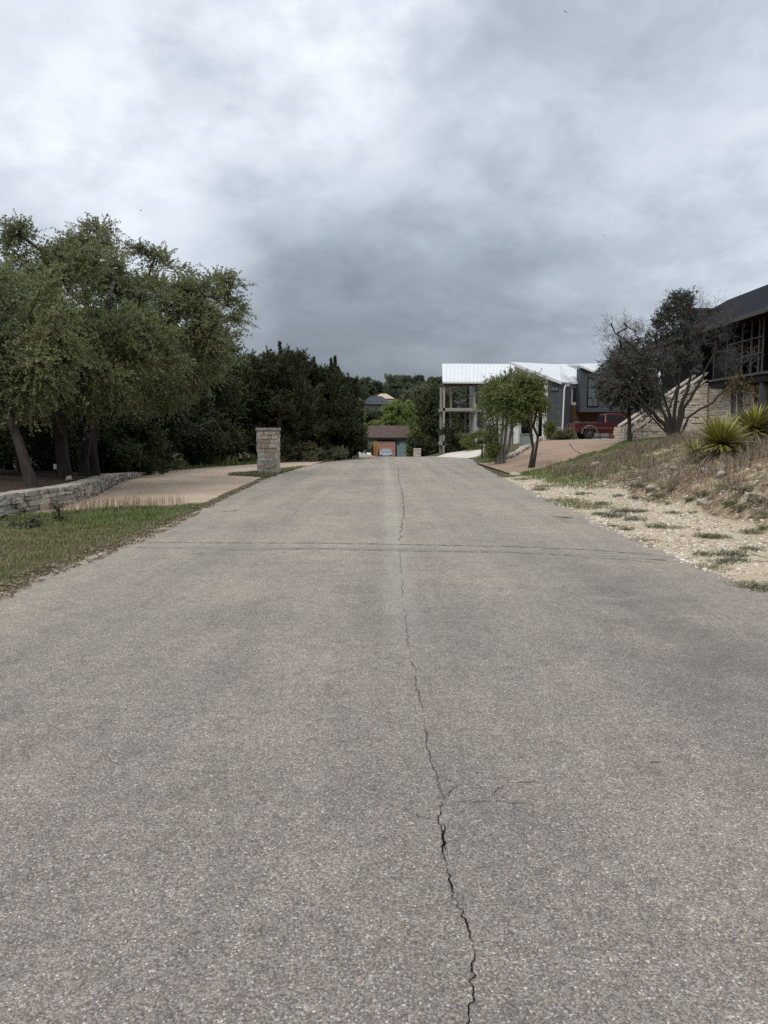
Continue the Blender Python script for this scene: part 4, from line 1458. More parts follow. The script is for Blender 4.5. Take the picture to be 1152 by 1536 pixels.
# grasses ---------------------------------------------------------------
def blades(name, pts, h, w, mat, lean=.5, kind='stuff', label=None, cat=None, parent=None, hvar=.6):
    """pts (n,3); 3-vertex blades in two quads collapsed to triangles"""
    n = len(pts)
    az = rng.random(n) * 6.283
    d = np.stack([np.cos(az), np.sin(az), np.zeros(n)], -1)
    s = np.stack([-np.sin(az), np.cos(az), np.zeros(n)], -1)
    a2 = rng.random(n) * 6.283
    s = unit(s + np.stack([np.cos(a2), np.sin(a2), np.zeros(n)], -1) * .5)
    hh = h * (1 - hvar / 2 + hvar * rng.random(n)) if np.isscalar(h) else h * (1 - hvar / 2 + hvar * rng.random(n))
    ln = lean * hh * (.3 + rng.random(n))
    V = np.empty((n, 5, 3), np.float32)
    mid = pts + d * (ln * .35)[:, None]; mid[:, 2] += hh * .6
    tip = pts + d * ln[:, None]; tip[:, 2] += hh * (1 - .3 * lean)
    V[:, 0] = pts + s * w / 2; V[:, 1] = pts - s * w / 2
    V[:, 2] = mid - s * w * .35; V[:, 3] = mid + s * w * .35
    V[:, 4] = tip
    base = np.arange(n)[:, None] * 5
    tri = np.concatenate([base + np.array([[0, 1, 2]]), base + np.array([[0, 2, 3]]), base + np.array([[3, 2, 4]])])
    o = np_mesh(name, V.reshape(-1, 3), tri, mat, parent)
    if kind: tag(o, label, cat, None, kind)
    elif label: tag(o, label, cat)
    return o


def scatter(n, x0, x1, y0, y1, keep):
    out = []
    xs = rng.random(n) * (x1 - x0) + x0
    ys = rng.random(n) * (y1 - y0) + y0
    u = rng.random(n)
    for x, y, k in zip(xs, ys, u):
        if keep(x, y) > k: out.append((x, y, H(x, y) - .005))
    return np.array(out)


def nz(x, y, s, seed): return mnoise.fractal(Vector((x * s, y * s, seed)), 1.0, 2.0, 3) * .5 + .5


def verge_keep(x, y):
    e = lx(y)
    if x > e - .02 - .10 * nz(x, y, 3, 2): return 0
    if y > 15.0 and pip(x, y, DRIVE_L): return 0
    if 4 < y < 31 and x < wall_x(y) + .05: return 0
    lush = sstep(11.5, 14, y)
    dens = .42 + .5 * lush
    patch = sstep(.36, .62, nz(x, y, .9, 4))
    bare = sstep(.38, .52, nz(x, y, 1.6, 14))
    edge = sstep(0, .5, e - x) * .7 + .3
    return dens * (.35 + .65 * patch) * (.25 + .75 * bare) * edge


pts = scatter(150000, -8.2, -3.5, 5.0, 17.0, verge_keep)
mk = np.array([sstep(11.8, 14.2, p[1]) * .85 + .10 + .3 * (nz(p[0], p[1], .7, 30) - .5) for p in pts]) > rng.random(len(pts))
blades('verge_grass', pts[~mk], .06, .009, M['grass'], .9, label='patchy olive and straw grass on the left verge', cat='grass')
blades('verge_grass', pts[mk], .085, .009, M['lush'], .7, label='lush green grass along the back of the left verge', cat='grass')
# pale seed heads along the driveway edge
pts = scatter(1300, -6.9, -4.3, 15.0, 16.6, lambda x, y: 1 if (not pip(x, y, DRIVE_L) and pip(x, y - .55, [(a, b_ - 1.0) for a, b_ in DRIVE_L]) or (pip(x, y, DRIVE_L) and not pip(x, y - .35, DRIVE_L))) else 0)
if len(pts): blades('seed_grass', pts, .30, .012, M['seed'], .35, label='pale seeding grass stems along the left driveway edge', cat='grass')
# leaf litter and dead thatch at the road edge
def edge_keep(x, y): return .9 if lx(y) - .35 < x < lx(y) + .12 and nz(x, y, 3, 8) > .42 else 0
pts = scatter(16000, -4.6, -3.3, 6, 17, edge_keep)
ax = unit(np.stack([rng.normal(size=len(pts)), rng.normal(size=len(pts)), .25 * rng.random(len(pts))], -1))
V, Fq = quads(pts + np.array((0, 0, .025)), ax, .03 + .03 * rng.random(len(pts)), .015 + .015 * rng.random(len(pts)))
tag(np_mesh('leaf_litter', V, Fq, M['dry']), 'brown leaf litter along the ragged left road edge', 'litter', None, 'stuff')

# island by the gate post, far verge and thicket edge
def isl_keep(x, y): return .8 if (x < lx(y) - .05 and not pip(x, y, DRIVE_L) and y > 27.4 and x > -6.2) else 0
pts = scatter(14000, -6.3, -3.4, 27.2, 37.5, isl_keep)
blades('verge_grass', pts, .11, .014, M['grass'], .7, label='dry green grass around the stone gate pillar', cat='grass')
def far_keep(x, y):
    if pip(x, y, DRIVE_L) or x > lx(y) - .1: return 0
    dd = interp([(28, 0.0)], y)
    inner = pip(x + .9, y - .9, DRIVE_L) or pip(x + .5, y - .5, DRIVE_L) or pip(x + 1.4, y - 1.4, DRIVE_L) or (y > 43 and x > lx(y) - 2.2)
    return .9 if inner else 0
pts = scatter(36000, -11.5, -1.8, 30.3, 52, far_keep)
hs_ = np.array([.16 + .42 * sstep(.45, .62, nz(p[0], p[1], .5, 12)) for p in pts])
blades('roadside_weeds', pts, hs_, .03, M['lush'], .5, label='green weeds and grass in front of the dark thicket', cat='weeds')


# right side grasses
def in_drive(x, y): return pip(x, y, RED_POLY) or pip(x, y, CONC_POLY)
def green_keep(x, y):
    if in_drive(x, y) or x < rx(y) + .3: return 0
    k = sstep(19, 23, y) * (1 - sstep(46, 50, y))
    lo = sstep(4.9, 5.5, x)
    nearbank = 1 - sstep(7.5, 9.5, x) * (1 - sstep(28, 33, y))
    return .85 * k * lo * nearbank * sstep(.25, .45, nz(x, y, .8, 6) + .12)
pts = scatter(120000, 4.7, 17.5, 20, 49, green_keep)
blades('roadside_grass', pts, .11, .018, M['lush'], .7, label='green grass between the right shoulder and the rust coloured driveway', cat='grass')
def dry_keep(x, y):
    foot = 5.8 - max(0, y - 14) * 0.025
    a = sstep(foot + .2, foot + .9, x)
    crest = sstep(.40, .54, nz(x, y, 1.3, 21))
    steep = sstep(8.0, 6.9, x) * sstep(18, 15, y)
    return a * (.05 + .95 * crest) * (1 - .42 * steep) * (1 - sstep(25, 30, y)) * (0 if in_drive(x, y) else 1)
pts = scatter(125000, 5.7, 14.5, 9, 34, dry_keep)
hs_ = np.array([.10 + .42 * sstep(.42, .66, nz(p[0], p[1], .9, 33)) for p in pts])
blades('dry_grass', pts, hs_, .009, M['dry'], .9, label='tangled brown dry grass over the right bank', cat='grass')
def litter_keep(x, y):
    if x < rx(y) - .05 or x > 7.6: return 0
    return .5 * sstep(.45, .6, nz(x, y, 1.2, 44))
pts = scatter(14000, 3.6, 7.6, 5, 24, litter_keep)
ax = unit(np.stack([rng.normal(size=len(pts)), rng.normal(size=len(pts)), .2 * rng.random(len(pts))], -1))
V, Fq = quads(pts + np.array((0, 0, .015)), ax, .04 + .06 * rng.random(len(pts)), .005 + .006 * rng.random(len(pts)))
tag(np_mesh('plant_litter', V, Fq, M['dry']), 'bits of dead grass and twigs on the gravel shoulder', 'litter', None, 'stuff')

# weed tufts on the shoulder: one of a kind, copied
def tuft(name, n, rad, h, seed, mt):
    pr = rng.random(n) ** .6 * rad
    az = rng.random(n) * 6.283
    p = np.stack([pr * np.cos(az), pr * np.sin(az), np.zeros(n) - .01], -1)
    return blades(name, p, h, .010, M[mt], 2.0, kind=None, hvar=1.2)


tf = [tuft('weed_tuft', 130, .17, .075, 0, 'weed'), tuft('weed_tuft', 230, .30, .06, 1, 'grass'), tuft('weed_tuft', 120, .12, .11, 2, 'lush')]
TL = ['flat grey-green weed tuft on the pale gravel or dry bank right of the road', 'straggly olive weed tuft on the pale gravel or bank right of the road', 'small upright bright green weed tuft on the right gravel or bank']
tufts = [(870, 757, 1, 2.0), (848, 752, 1, 1.7), (893, 762, 1, 1.6), (905, 757, 0, 1.3), (922, 775, 0, 1.6), (935, 768, 0, 1.5), (953, 780, 0, 1.3), (960, 768, 0, 1.1), (985, 791, 0, 1.2), (1012, 792, 1, .8), (1062, 806, 0, 1.2), (1075, 807, 0, 1.1),
         (1098, 833, 0, 1.2), (1128, 826, 0, 1.0), (1085, 845, 0, 1.0), (1056, 833, 0, .9), (1108, 842, 0, .9), (1124, 879, 1, .8), (1136, 884, 0, 1.1), (930, 745, 0, 1.2), (845, 722, 1, 1.5), (825, 730, 1, 1.6), (790, 719, 1, 1.7), (765, 715, 1, 1.6),
         (1096, 757, 2, 1.2), (1128, 800, 0, 1.2), (1148, 795, 2, .8), (1150, 772, 0, 1.0), (990, 745, 0, 1.3), (1003, 757, 2, .6), (1043, 770, 0, .9), (955, 748, 0, 1.1), (812, 735, 0, 1.5), (875, 742, 0, 1.4), (1068, 852, 1, .8), (900, 772, 0, 1.0),
         (940, 795, 0, .8), (920, 790, 0, .7), (967, 812, 1, .7), (1010, 770, 0, .8), (1060, 742, 0, 1.5), (1120, 735, 0, 1.4), (1010, 733, 0, 1.5), (980, 722, 1, 1.0), (1142, 752, 0, 1.6), (1090, 730, 1, .9), (1035, 752, 2, .8), (960, 730, 0, 1.6), (1115, 765, 0, 1.3)]
used = [False] * 3
for px, py, k, s in tufts:
    x, y = G(px, py, .05)
    a_, b_ = ray(px, py)
    d_ = 3.0
    while d_ < 60 and CAMZ + b_ * d_ > H(a_ * d_, d_): d_ += .05
    x, y = a_ * d_, d_
    if used[k]:
        o = tf[k].copy(); COL.objects.link(o)
    else:
        o = tf[k]; used[k] = True
    tag(o, TL[k], 'weed', 'weed tufts on the right shoulder')
    o.location = (x, y, H(x, y))
    o.rotation_euler = (0, 0, random.random() * 6.28)
    o.scale = (s, s, s * .9)


# rocks ------------------------------------------------------------------
def ico(sub=2):
    import bmesh
    bm = bmesh.new()
    bmesh.ops.create_icosphere(bm, subdivisions=sub, radius=1.0)
    v = [tuple(p.co) for p in bm.verts]
    bm.verts.index_update()
    f = [tuple(q.index for q in p.verts) for p in bm.faces]
    bm.free()
    return np.array(v), np.array(f)


IV, IF = ico(2)
IV1, IF1 = ico(1)
IV3, IF3 = ico(3)
def rock_mesh(name, seed):
    V = IV3.copy()
    for i, p in enumerate(V):
        k = 1 + .30 * mnoise.noise(Vector(p) * 1.1 + Vector((seed, 0, 0))) + .05 * mnoise.noise(Vector(p) * 4 + Vector((0, seed, 0)))
        V[i] = p * k
    r2 = np.random.default_rng(int(seed * 10))
    for _ in range(13):                                          # broken faces
        a = unit(r2.normal(size=3))
        d = V @ a
        lim = d.max() * r2.uniform(.60, .86)
        V = np.where((d > lim)[:, None], V - a * (d - lim)[:, None], V)
    V *= np.array((1.0, .78, .58))
    V += r2.normal(size=V.shape) * .012
    return np_mesh(name, V, IF3, M['rock'])


rk = [rock_mesh('rock', s * 3.7 + 1) for s in range(3)]
ru = [False] * 3
def rock(px, py, s, k, label, group=None, sc=(1, 1, 1), dz=.2, zg=.3):
    x, y = G(px, py, .1)
    for _ in range(12):
        z = H(x, y)
        a, b_ = ray(px, py)
        # march to the ray/terrain intersection
        lo, hi = 3.0, 60.0
        d = 3.0
        while d < 60 and CAMZ + b_ * d > H(a * d, d): d += .1
        x, y = a * d, d
        break
    if ru[k]:
        o = rk[k].copy(); COL.objects.link(o)
    else:
        o = rk[k]; ru[k] = True
    tag(o, label, 'rock', group)
    o.location = (x, y, H(x, y) + s * dz)
    o.rotation_euler = (random.uniform(-.3, .3), random.uniform(-.3, .3), random.uniform(0, 6.28))
    o.scale = (s * sc[0], s * sc[1], s * sc[2])
    return o


rock(975, 737, .20, 0, 'large white limestone rock at the foot of the bank, left of centre')
rock(892, 700, .27, 1, 'flat grey limestone rock half buried in green grass by the driveway', sc=(1.3, 1, .6), dz=.1)
rock(1081, 716, .14, 2, 'white limestone rock lying below the front yucca')
rock(1056, 709, .12, 0, 'grey angular rock left of the white one below the yucca')
rock(1053, 756, .14, 1, 'pale flat rock at the bottom edge of the bank')
rock(772, 712, .28, 2, 'pale flat rock in short grass at the road end of the rust coloured driveway', sc=(1.2, 1, .6), dz=.05)
rock(1012, 706, .14, 1, 'white limestone rock on top of the bank in dry grass')
rock(138, 712, .17, 0, 'white rock lying on top of the low retaining wall', dz=.55)
rock(103, 722, .12, 1, 'small pale stone lying on dark mulch behind the wall', dz=.6)
r5 = random.Random(9)
for i in range(46):
    px = r5.uniform(930, 1152); 
    py = 702 + (px - 930) * .06 + abs(r5.gauss(0, 1)) * 28
    if py > 800: continue
    rock(px, py, r5.uniform(.025, .05) * (1 + 1.6 * r5.random() ** 4), i % 3, 'small pale limestone rock scattered over the dry bank', 'small rocks on the bank', sc=(1, 1, .8), dz=.15)


def pebbles(name, n, keep, box, s0, s1, mat, label):
    out = scatter(n, *box, keep)
    k = len(out)
    sc = s0 + (s1 - s0) * rng.random(k) ** 3
    base = IV1 * 1.0
    V = np.empty((k, len(base), 3), np.float32)
    jit = 1 + .3 * rng.normal(size=(k, len(base), 1)) * .6
    ani = np.stack([.8 + .5 * rng.random(k), .8 + .5 * rng.random(k), .5 + .3 * rng.random(k)], -1)
    V[:] = base[None] * jit * (ani * sc[:, None])[:, None, :] + (out + np.array((0, 0, .004)))[:, None, :]
    Fq = (np.arange(k)[:, None, None] * len(base) + IF1[None]).reshape(-1, 3)
    return tag(np_mesh(name, V.reshape(-1, 3), Fq, mat), label, 'gravel', None, 'stuff')


def pebmat():
    t = NT('gravel_stone')
    g = t.n('ShaderNodeNewGeometry')
    t.color(t.ramp(g.outputs['Random Per Island'], [(0, (0.20, 0.16, 0.12)), (.4, (0.42, 0.35, 0.265)), (.75, (0.55, 0.48, 0.385)), (1, (0.68, 0.63, 0.55))]))
    t.b.inputs['Roughness'].default_value = .95
    return t.m


M['peb'] = pebmat()
pebbles('gravel', 30000, lambda x, y: .75 * sstep(.3, .55, nz(x, y, 1.1, 71)) * (1 - .55 * sstep(5.7, 6.3, x + .5 * nz(x, y, .8, 3) - .25)) if rx(y) - .12 < x else 0, (3.6, 7.6, 5, 26), .008, .04, M['peb'], 'loose limestone gravel on the right shoulder')
pebbles('gravel', 4000, lambda x, y: .8 * sstep(.45, .6, nz(x, y, 1.5, 51)) if lx(y) - .4 < x < lx(y) + .2 else 0, (-4.6, -3.3, 5, 30), .006, .02, M['peb'], 'loose chips along the ragged left road edge')


# ------------------------------------------------------------------ modern white-roofed house
def seam_roof(mb, pts, t, nseam, rib=.05):
    """pts: a,b (eave ends) c,d (ridge ends, c above b, d above a)"""
    a, b, c, d = [Vector(p) for p in pts]
    mb.slab([a, b, c, d], t)
    n = (b - a).cross(d - a).normalized()
    if n.z < 0: n = -n
    for i in range(nseam + 1):
        u = i / nseam
        p, q = a + (b - a) * u, d + (c - d) * u
        s = (b - a).normalized() * .025
        e = n * rib
        o = n * .003
        mb.hexa([p - s + o, p + s + o, q + s + o, q - s + o, p - s + e, p + s + e, q + s + e, q - s + e])


house = thing('modern_house', 'modern house with white standing-seam roofs, slate blue walls and an open steel porch', 'house', (11, 66, .5))
HO = Vector((11, 66, .5))
def hb(mb, name, mat, parent=None, **kw):
    mb.v = [(x - HO.x, y - HO.y, z - HO.z) for x, y, z in mb.v]
    return mb.build(name, M[mat], parent or house, **kw)


def W(px, py, D): return Vector(P(px, py, D))
# left wing: open porch + wall
e0, e1 = W(664, 572.5, 68.5), W(778, 573, 68.5)
r0, r1 = W(663.5, 545.5, 73.5), W(782, 546, 73.5)
m = MB(); seam_roof(m, [e0, e1, r1, r0], .14, 20); hb(m, 'roof', 'whiteroof')
yF, yB = 69.0, 73.3
xl, xw_, xr = W(664, 600, yF).x, W(712, 600, yF).x, W(790, 600, yF).x
z_e = e0.z - .14
z2, z1 = W(700, 612, yF).z, W(700, 663, yF).z
m = MB(); m.box(((xl + xw_) / 2, yF - .06, z_e - .13), (xw_ - xl, .1, .2)); hb(m, 'eave_beam', 'soffit')
for x, y in ((xl + .12, yF + .1), (xl + .15, yB - .1), (xw_ - .35, yB - .3), (xl + 1.0, yB - 1.5)):
    g = H(x, y) - .3
    m = MB(); m.box((x, y, (g + z_e - .1) / 2), (.2, .2, z_e - .1 - g)); hb(m, 'porch_post', 'steel')
for z, dn in ((z2, .28), (z1, .3)):
    m = MB(); m.box(((xl + xw_) / 2, (yF + yB) / 2, z - dn / 2), (xw_ - xl + .1, yB - yF, dn)); hb(m, 'porch_deck', 'steel')
    rl = MB()
    for k in range(5):
        zz = z + .2 + k * .2
        rl.tube([(xl + .2, yF + .12, zz), (xw_ - .02, yF + .12, zz)], .008, 4)
    rl.box(((xl + xw_) / 2, yF + .12, z + 1.08), (xw_ - xl - .2, .04, .04))
    hb(rl, 'porch_railing', 'black')
m = MB(); m.box(((xw_ + xr) / 2, (yF + yB) / 2 + .2, (z_e - .5) / 2 - .4), (xr - xw_, yB - yF - .4, z_e + .5 + .8)); hb(m, 'wall', 'greywall')
def win(px0, py0, px1, py1, D, mat='glass', frame='black', fw=.05, mull=0, off=.03, trans=0):
    a, b_ = W(px0, py1, D), W(px1, py0, D)
    fr = MB()
    cx, cz = (a.x + b_.x) / 2, (a.z + b_.z) / 2
    w, h = b_.x - a.x, b_.z - a.z
    y = D - off
    for x in (a.x, b_.x): fr.box((x, y, cz), (fw, .08, h + fw))
    for z in (a.z, b_.z): fr.box((cx, y, z), (w - fw, .08, fw))
    for k in range(mull): fr.box((a.x + w * (k + 1) / (mull + 1), y, cz), (fw * .8, .07, h - fw))
    for k in range(trans): fr.box((cx, y, a.z + h * (k + 1) / (trans + 1)), (w - fw, .065, fw * .8))
    f = hb(fr, 'window', frame)
    g = MB(); g.box((cx, y + .02, cz), (w - .01, .03, h - .01))
    hb(g, 'pane', mat, f)


win(716, 618, 724, 640, yF + .0, 'glass', 'black')
win(713.5, 577, 716.5, 606, yF, 'glass', 'black')
# oblique facade: white then slate, under the tilted roof edge
P0, P6 = W(772, 543.5, 66), W(846, 573.5, 60)
def along(px):
    # point on the wall plan line P0-P6 seen at pixel column px
    a, _ = ray(px, 600)
    x0, y0, x1, y1 = P0.x, P0.y, P6.x, P6.y
    t = (a * y0 - x0) / ((x1 - x0) - a * (y1 - y0))
    return Vector((x0 + (x1 - x0) * t, y0 + (y1 - y0) * t, P0.z + (P6.z - P0.z) * t))
q = along(823)
wv = (P6 - P0); wn = Vector((-wv.y, wv.x, 0)).normalized()
m = MB(); m.wall((P0.x, P0.y), (q.x, q.y), .3, -.3, P0.z - .12, -.3, q.z - .12); hb(m, 'gable_wall', 'white')
m = MB(); qo = q - wn * .12; po = P6 - wn * .12
m.wall((qo.x, qo.y), (po.x, po.y), .4, -.2, q.z - .10, -.2, P6.z - .10); hb(m, 'slate_wall', 'slate')
# right return of the slate wall
V0 = W(857, 573.5, 65.55)
gy = 66.0
m = MB(); m.wall((po.x, po.y + .02), (W(856, 600, 63).x, 63), .3, -.2, P6.z - .12, -.2, P6.z - .2); hb(m, 'return_wall', 'slate')
# downpipe at the corner
m = MB(); cpt = Vector((P6.x - .02, P6.y - .28)); m.tube([(cpt.x + .12, cpt.y, P6.z - .22), (cpt.x, cpt.y - .0, P6.z - .5), (cpt.x - .12, cpt.y, .4)], .06, 8); hb(m, 'downpipe', 'white')
# slit window on the slate wall
a_, b_ = along(828), along(840)
za, zb = W(834, 588, 61.5).z, W(834, 580.5, 61.5).z
m = MB(); A2, B2 = a_ - wn * .16, b_ - wn * .16; m.wall((A2.x, A2.y), (B2.x, B2.y), .05, za, zb); f = hb(m, 'window', 'black')
m = MB()
for u0, u1 in ((.08, .47), (.53, .92)):
    s0, s1 = A2 + (B2 - A2) * u0 - wn * .01, A2 + (B2 - A2) * u1 - wn * .01
    m.wall((s0.x, s0.y), (s1.x, s1.y), .008, za + .06, zb - .06)
hb(m, 'pane', 'glass_l', f)
# entry: flat black sheet painted as a shaded recess, pale piers beside it
for px0, px1, mt in ((777, 783, 'white'), (804, 809, 'white'), (818.5, 821.5, 'white')):
    s0, s1 = along(px0) - wn * .3, along(px1) - wn * .3
    m = MB(); m.wall((s0.x, s0.y), (s1.x, s1.y), .25, -.2, W(800, 610, 63).z - .3); hb(m, 'pier', mt)
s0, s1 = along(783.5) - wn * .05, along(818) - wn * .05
m = MB(); m.wall((s0.x, s0.y), (s1.x, s1.y), .03, 0, W(800, 606, 63).z - .2); hb(m, 'entry_shade', 'porchdark')
# tilted roofs
V1 = W(839, 546.5, 78)
P0b = P0 - wn * .35; P6b = P6 - wn * .35 - Vector((0, .25, 0))
m = MB(); seam_roof(m, [P6b, V0 + Vector((0, 0, -.02)), V1, P0b + Vector((-.2, .2, .05))], .18, 9, .05); hb(m, 'roof', 'whiteroof')
eR = W(872, 573.2, 65.55) - V0
R0, R1 = V0 + eR * 4.6, V1 + eR * 4.6
m = MB(); seam_roof(m, [V0 + Vector((.02, 0, .02)), R0, R1, V1 + Vector((.05, 0, .02))], .16, 14, .05); hb(m, 'roof', 'whiteroof')
# garage front, wood, white panel, projecting slate box
xg0, xg1 = W(857, 600, gy).x, W(960, 600, gy).x
zw = W(860, 608, gy).z
m = MB(); m.box(((xg0 + xg1) / 2, gy + 2, (zw - .2) / 2), (xg1 - xg0, 4, zw + .2)); hb(m, 'garage_wall', 'wood')
zt = W(860, 572, gy).z
m = MB(); xa, xb = W(857, 600, gy).x, W(871, 600, gy).x; m.box(((xa + xb) / 2, gy + .5, (zw + zt) / 2 + .02), (xb - xa, 1.0, zt - zw - .02)); hb(m, 'white_panel', 'white')
m = MB(); xa = W(871, 600, gy).x; m.box(((xa + xg1) / 2, gy + 2, (zw + zt) / 2 + .02), (xg1 - xa - .02, 3.9, zt - zw)); hb(m, 'upper_wall', 'slate')
win(859.5, 582.5, 865, 602, gy, 'glass', 'black')
gd0, gd1 = W(860, 600, gy).x, W(915, 600, gy).x
zg1 = W(880, 631, gy).z
m = MB(); m.box(((gd0 + gd1) / 2, gy - .02, (.5 + zg1) / 2), (gd1 - gd0, .06, zg1 - .5)); gdo = hb(m, 'garage_door', 'black')
m = MB()
for i in range(4):
    for j in range(3):
        w_ = (gd1 - gd0) / 4; h_ = (zg1 - .55) / 3
        m.box((gd0 + w_ * (i + .5), gy - .06, .55 + h_ * (j + .5)), (w_ - .08, .03, h_ - .08))
hb(m, 'pane', 'frost', gdo)
by = 64.6
bx0, bx1 = W(870, 600, by).x, W(945, 600, by).x
zb0 = W(880, 618, by).z
zl, zr = W(870, 552, by).z, W(945, 585, by).z
m = MB(); m.wall((bx0, by), (bx1, by), 1.35, zb0, zl, zb0, zr); hb(m, 'projecting_bay', 'slate')
m = MB(); ov = .3
m.slab([(bx0 - ov, by - .35, zl + .28), (bx1 + .3, by - .35, zr + .12), (bx1 + .3, by + 3.5, zr + .5), (bx0 - ov, by + 3.5, zl + .66)], .16); hb(m, 'bay_roof', 'whiteroof')
# bay window
wx0, wx1 = W(881.5, 600, by).x, W(897, 600, by).x
zz = [W(885, y_, by).z for y_ in (609.5, 597, 581.5, 567.5)]
fr = MB()
zs_ = (zr - zl) / (bx1 - bx0)
ztl, ztr = zz[3] + .05, zz[3] + .05 + zs_ * (wx1 - wx0)
fr.wall((wx0 - .06, by - .04), (wx1 + .06, by - .04), .03, zz[0] - .06, ztl + .06, zz[0] - .06, ztr + .06)
f = hb(fr, 'window', 'black')
g = MB()
g.wall((wx0 + .03, by - .055), (wx1 - .03, by - .055), .012, zz[2] + .06, ztl - .06, zz[2] + .06, ztr - .06)
g.wall((wx0 + .03, by - .055), (wx1 - .03, by - .055), .012, zz[1] + .05, zz[2] - .05)
for u0, u1 in ((.04, .48), (.54, .97)):
    g.wall((wx0 + (wx1 - wx0) * u0, by - .055), (wx0 + (wx1 - wx0) * u1, by - .055), .012, zz[0] + .03, zz[1] - .05)
hb(g, 'pane', 'glass_l', f)
# body behind so that nothing is hollow from the side
m = MB(); m.box((15.0, 71, 2.5), (6.5, 8, 5.4)); hb(m, 'rear_wall', 'slate')

# porch furniture
def papasan(label, x, y, z, s):
    t = thing('porch_chair', label, 'chair', (x, y, z))
    m = MB()
    n = 18
    rings = []
    for k in range(6):
        a = k / 5 * 1.25
        rr_ = .55 * s * math.sin(a); zz_ = .45 * s + .55 * s * (1 - math.cos(a))
        rings.append([(rr_ * math.cos(2 * math.pi * i / n), rr_ * math.sin(2 * math.pi * i / n), zz_) for i in range(n)])
    for k in range(5):
        for i in range(n):
            j = (i + 1) % n
            m.add([rings[k][i], rings[k][j], rings[k + 1][j], rings[k + 1][i]], [(0, 1, 2, 3)])
    o = m.build('seat', M['cushion'], t, smooth=True)
    o.modifiers.new('thick', 'SOLIDIFY').thickness = .08
    o.rotation_euler = (R(22), 0, 0); o.location = (0, 0, 0)
    m = MB(); m.tube([(0, 0, 0), (0, 0, .2 * s), (0, 0, .46 * s)], [.3 * s, .2 * s, .28 * s], 12); m.build('base', M['steel'], t)
p_ = W(690, 612, 72)
papasan('round bowl-shaped pale chair on the upper porch deck', p_.x, 72, z2, 1.0)
def low_chair(label, px, D):
    p = W(px, 663, D)
    t = thing('porch_chair', label, 'chair', (p.x, D, z1))
    m = MB(); m.box((0, 0, .36), (.62, .6, .16)); m.build('seat', M['cushion'], t, bevel=.03)
    m = MB(); m.box((0, .28, .62), (.62, .12, .42)); m.build('backrest', M['cushion'], t, bevel=.03)
    for x in (-.27, .27):
        for y in (-.25, .25):
            m = MB(); m.box((x, y, .14), (.05, .05, .28)); m.build('leg', M['steel'], t)
low_chair('low grey cushioned chair on the lower porch, left one', 688, 71.5)
low_chair('low grey cushioned chair on the lower porch, right one', 699, 71.5)

# ------------------------------------------------------------------ stone house on the right
sh = thing('stone_house', 'two-storey cream stone house with charcoal roof and dark screened upper porch', 'house', (20, 42, 1.3))
SO = Vector((20, 42, 1.3))
def sb(mb, name, mat, parent=None, **kw):
    mb.v = [(x - SO.x, y - SO.y, z - SO.z) for x, y, z in mb.v]
    return mb.build(name, M[mat], parent or sh, **kw)
XW = 19.5
yn, yf = 40.2, 54.0
zd = 4.65
m = MB(); m.wall((XW + .06, yf), (XW + .06, yn), 8, .8, zd - .2); sb(m, 'core', 'mortar')
m = MB()
# stones leave the window opening free
wy0, wy1 = 41.15, 42.75
wz0, wz1 = W(1100, 626, 42).z, W(1100, 586, 42).z
stone_run(m, [(XW, yf), (XW, wy1 + .06)], lambda s: .9, lambda s: zd - .3, .08, (.12, .21), (.25, .7), .035, 41)
stone_run(m, [(XW, wy1 + .06), (XW, wy0 - .06)], lambda s: .9, lambda s: wz0 - .08, .08, (.12, .21), (.25, .7), .035, 42)
stone_run(m, [(XW, wy1 + .06), (XW, wy0 - .06)], lambda s: wz1 + .06, lambda s: zd - .3, .08, (.12, .21), (.25, .7), .035, 43)
stone_run(m, [(XW, wy0 - .06), (XW, yn)], lambda s: .9, lambda s: zd - .3, .08, (.12, .21), (.25, .7), .035, 44)
stone_run(m, [(XW, yn), (XW + 8, yn)], lambda s: .9, lambda s: zd - .3, .08, (.12, .21), (.25, .7), .035, 45)
sb(m, 'stone_wall', 'lime', bevel=0.01)
m = MB()
for y in (wy0, wy1, (wy0 + wy1) / 2): m.box((XW - .01, y, (wz0 + wz1) / 2), (.1, .07, wz1 - wz0))
for z in (wz0, wz1): m.box((XW - .01, (wy0 + wy1) / 2, z), (.098, wy1 - wy0 + .07, .07))
f = sb(m, 'window', 'winframe')
m = MB(); m.box((XW + .025, (wy0 + wy1) / 2, (wz0 + wz1) / 2), (.03, wy1 - wy0 - .02, wz1 - wz0 - .02)); sb(m, 'pane', 'glass', f)
m = MB(); m.box((XW - .04, (wy0 + wy1) / 2, wz0 - .085), (.16, wy1 - wy0 + .2, .09)); sb(m, 'sill', 'coping', f)
# recessed entry to the right
m = MB(); m.box((20.9, 39.4, (1.0 + zd) / 2), (.1, 1.5, zd - 1.3)); sb(m, 'door', 'door')
m = MB(); m.box((22.5, 38.6, (.9 + zd - .3) / 2), (3, .1, zd - 1.2)); sb(m, 'entry_wall', 'darkwood')
for x, y in ((18.95, 38.15), (18.95, 36.0)):
    m = MB(); m.box((x, y, (H(x, y) - .2 + zd - .3) / 2), (.24, .24, zd - .3 - H(x, y) + .2)); sb(m, 'deck_post', 'trimgrey')
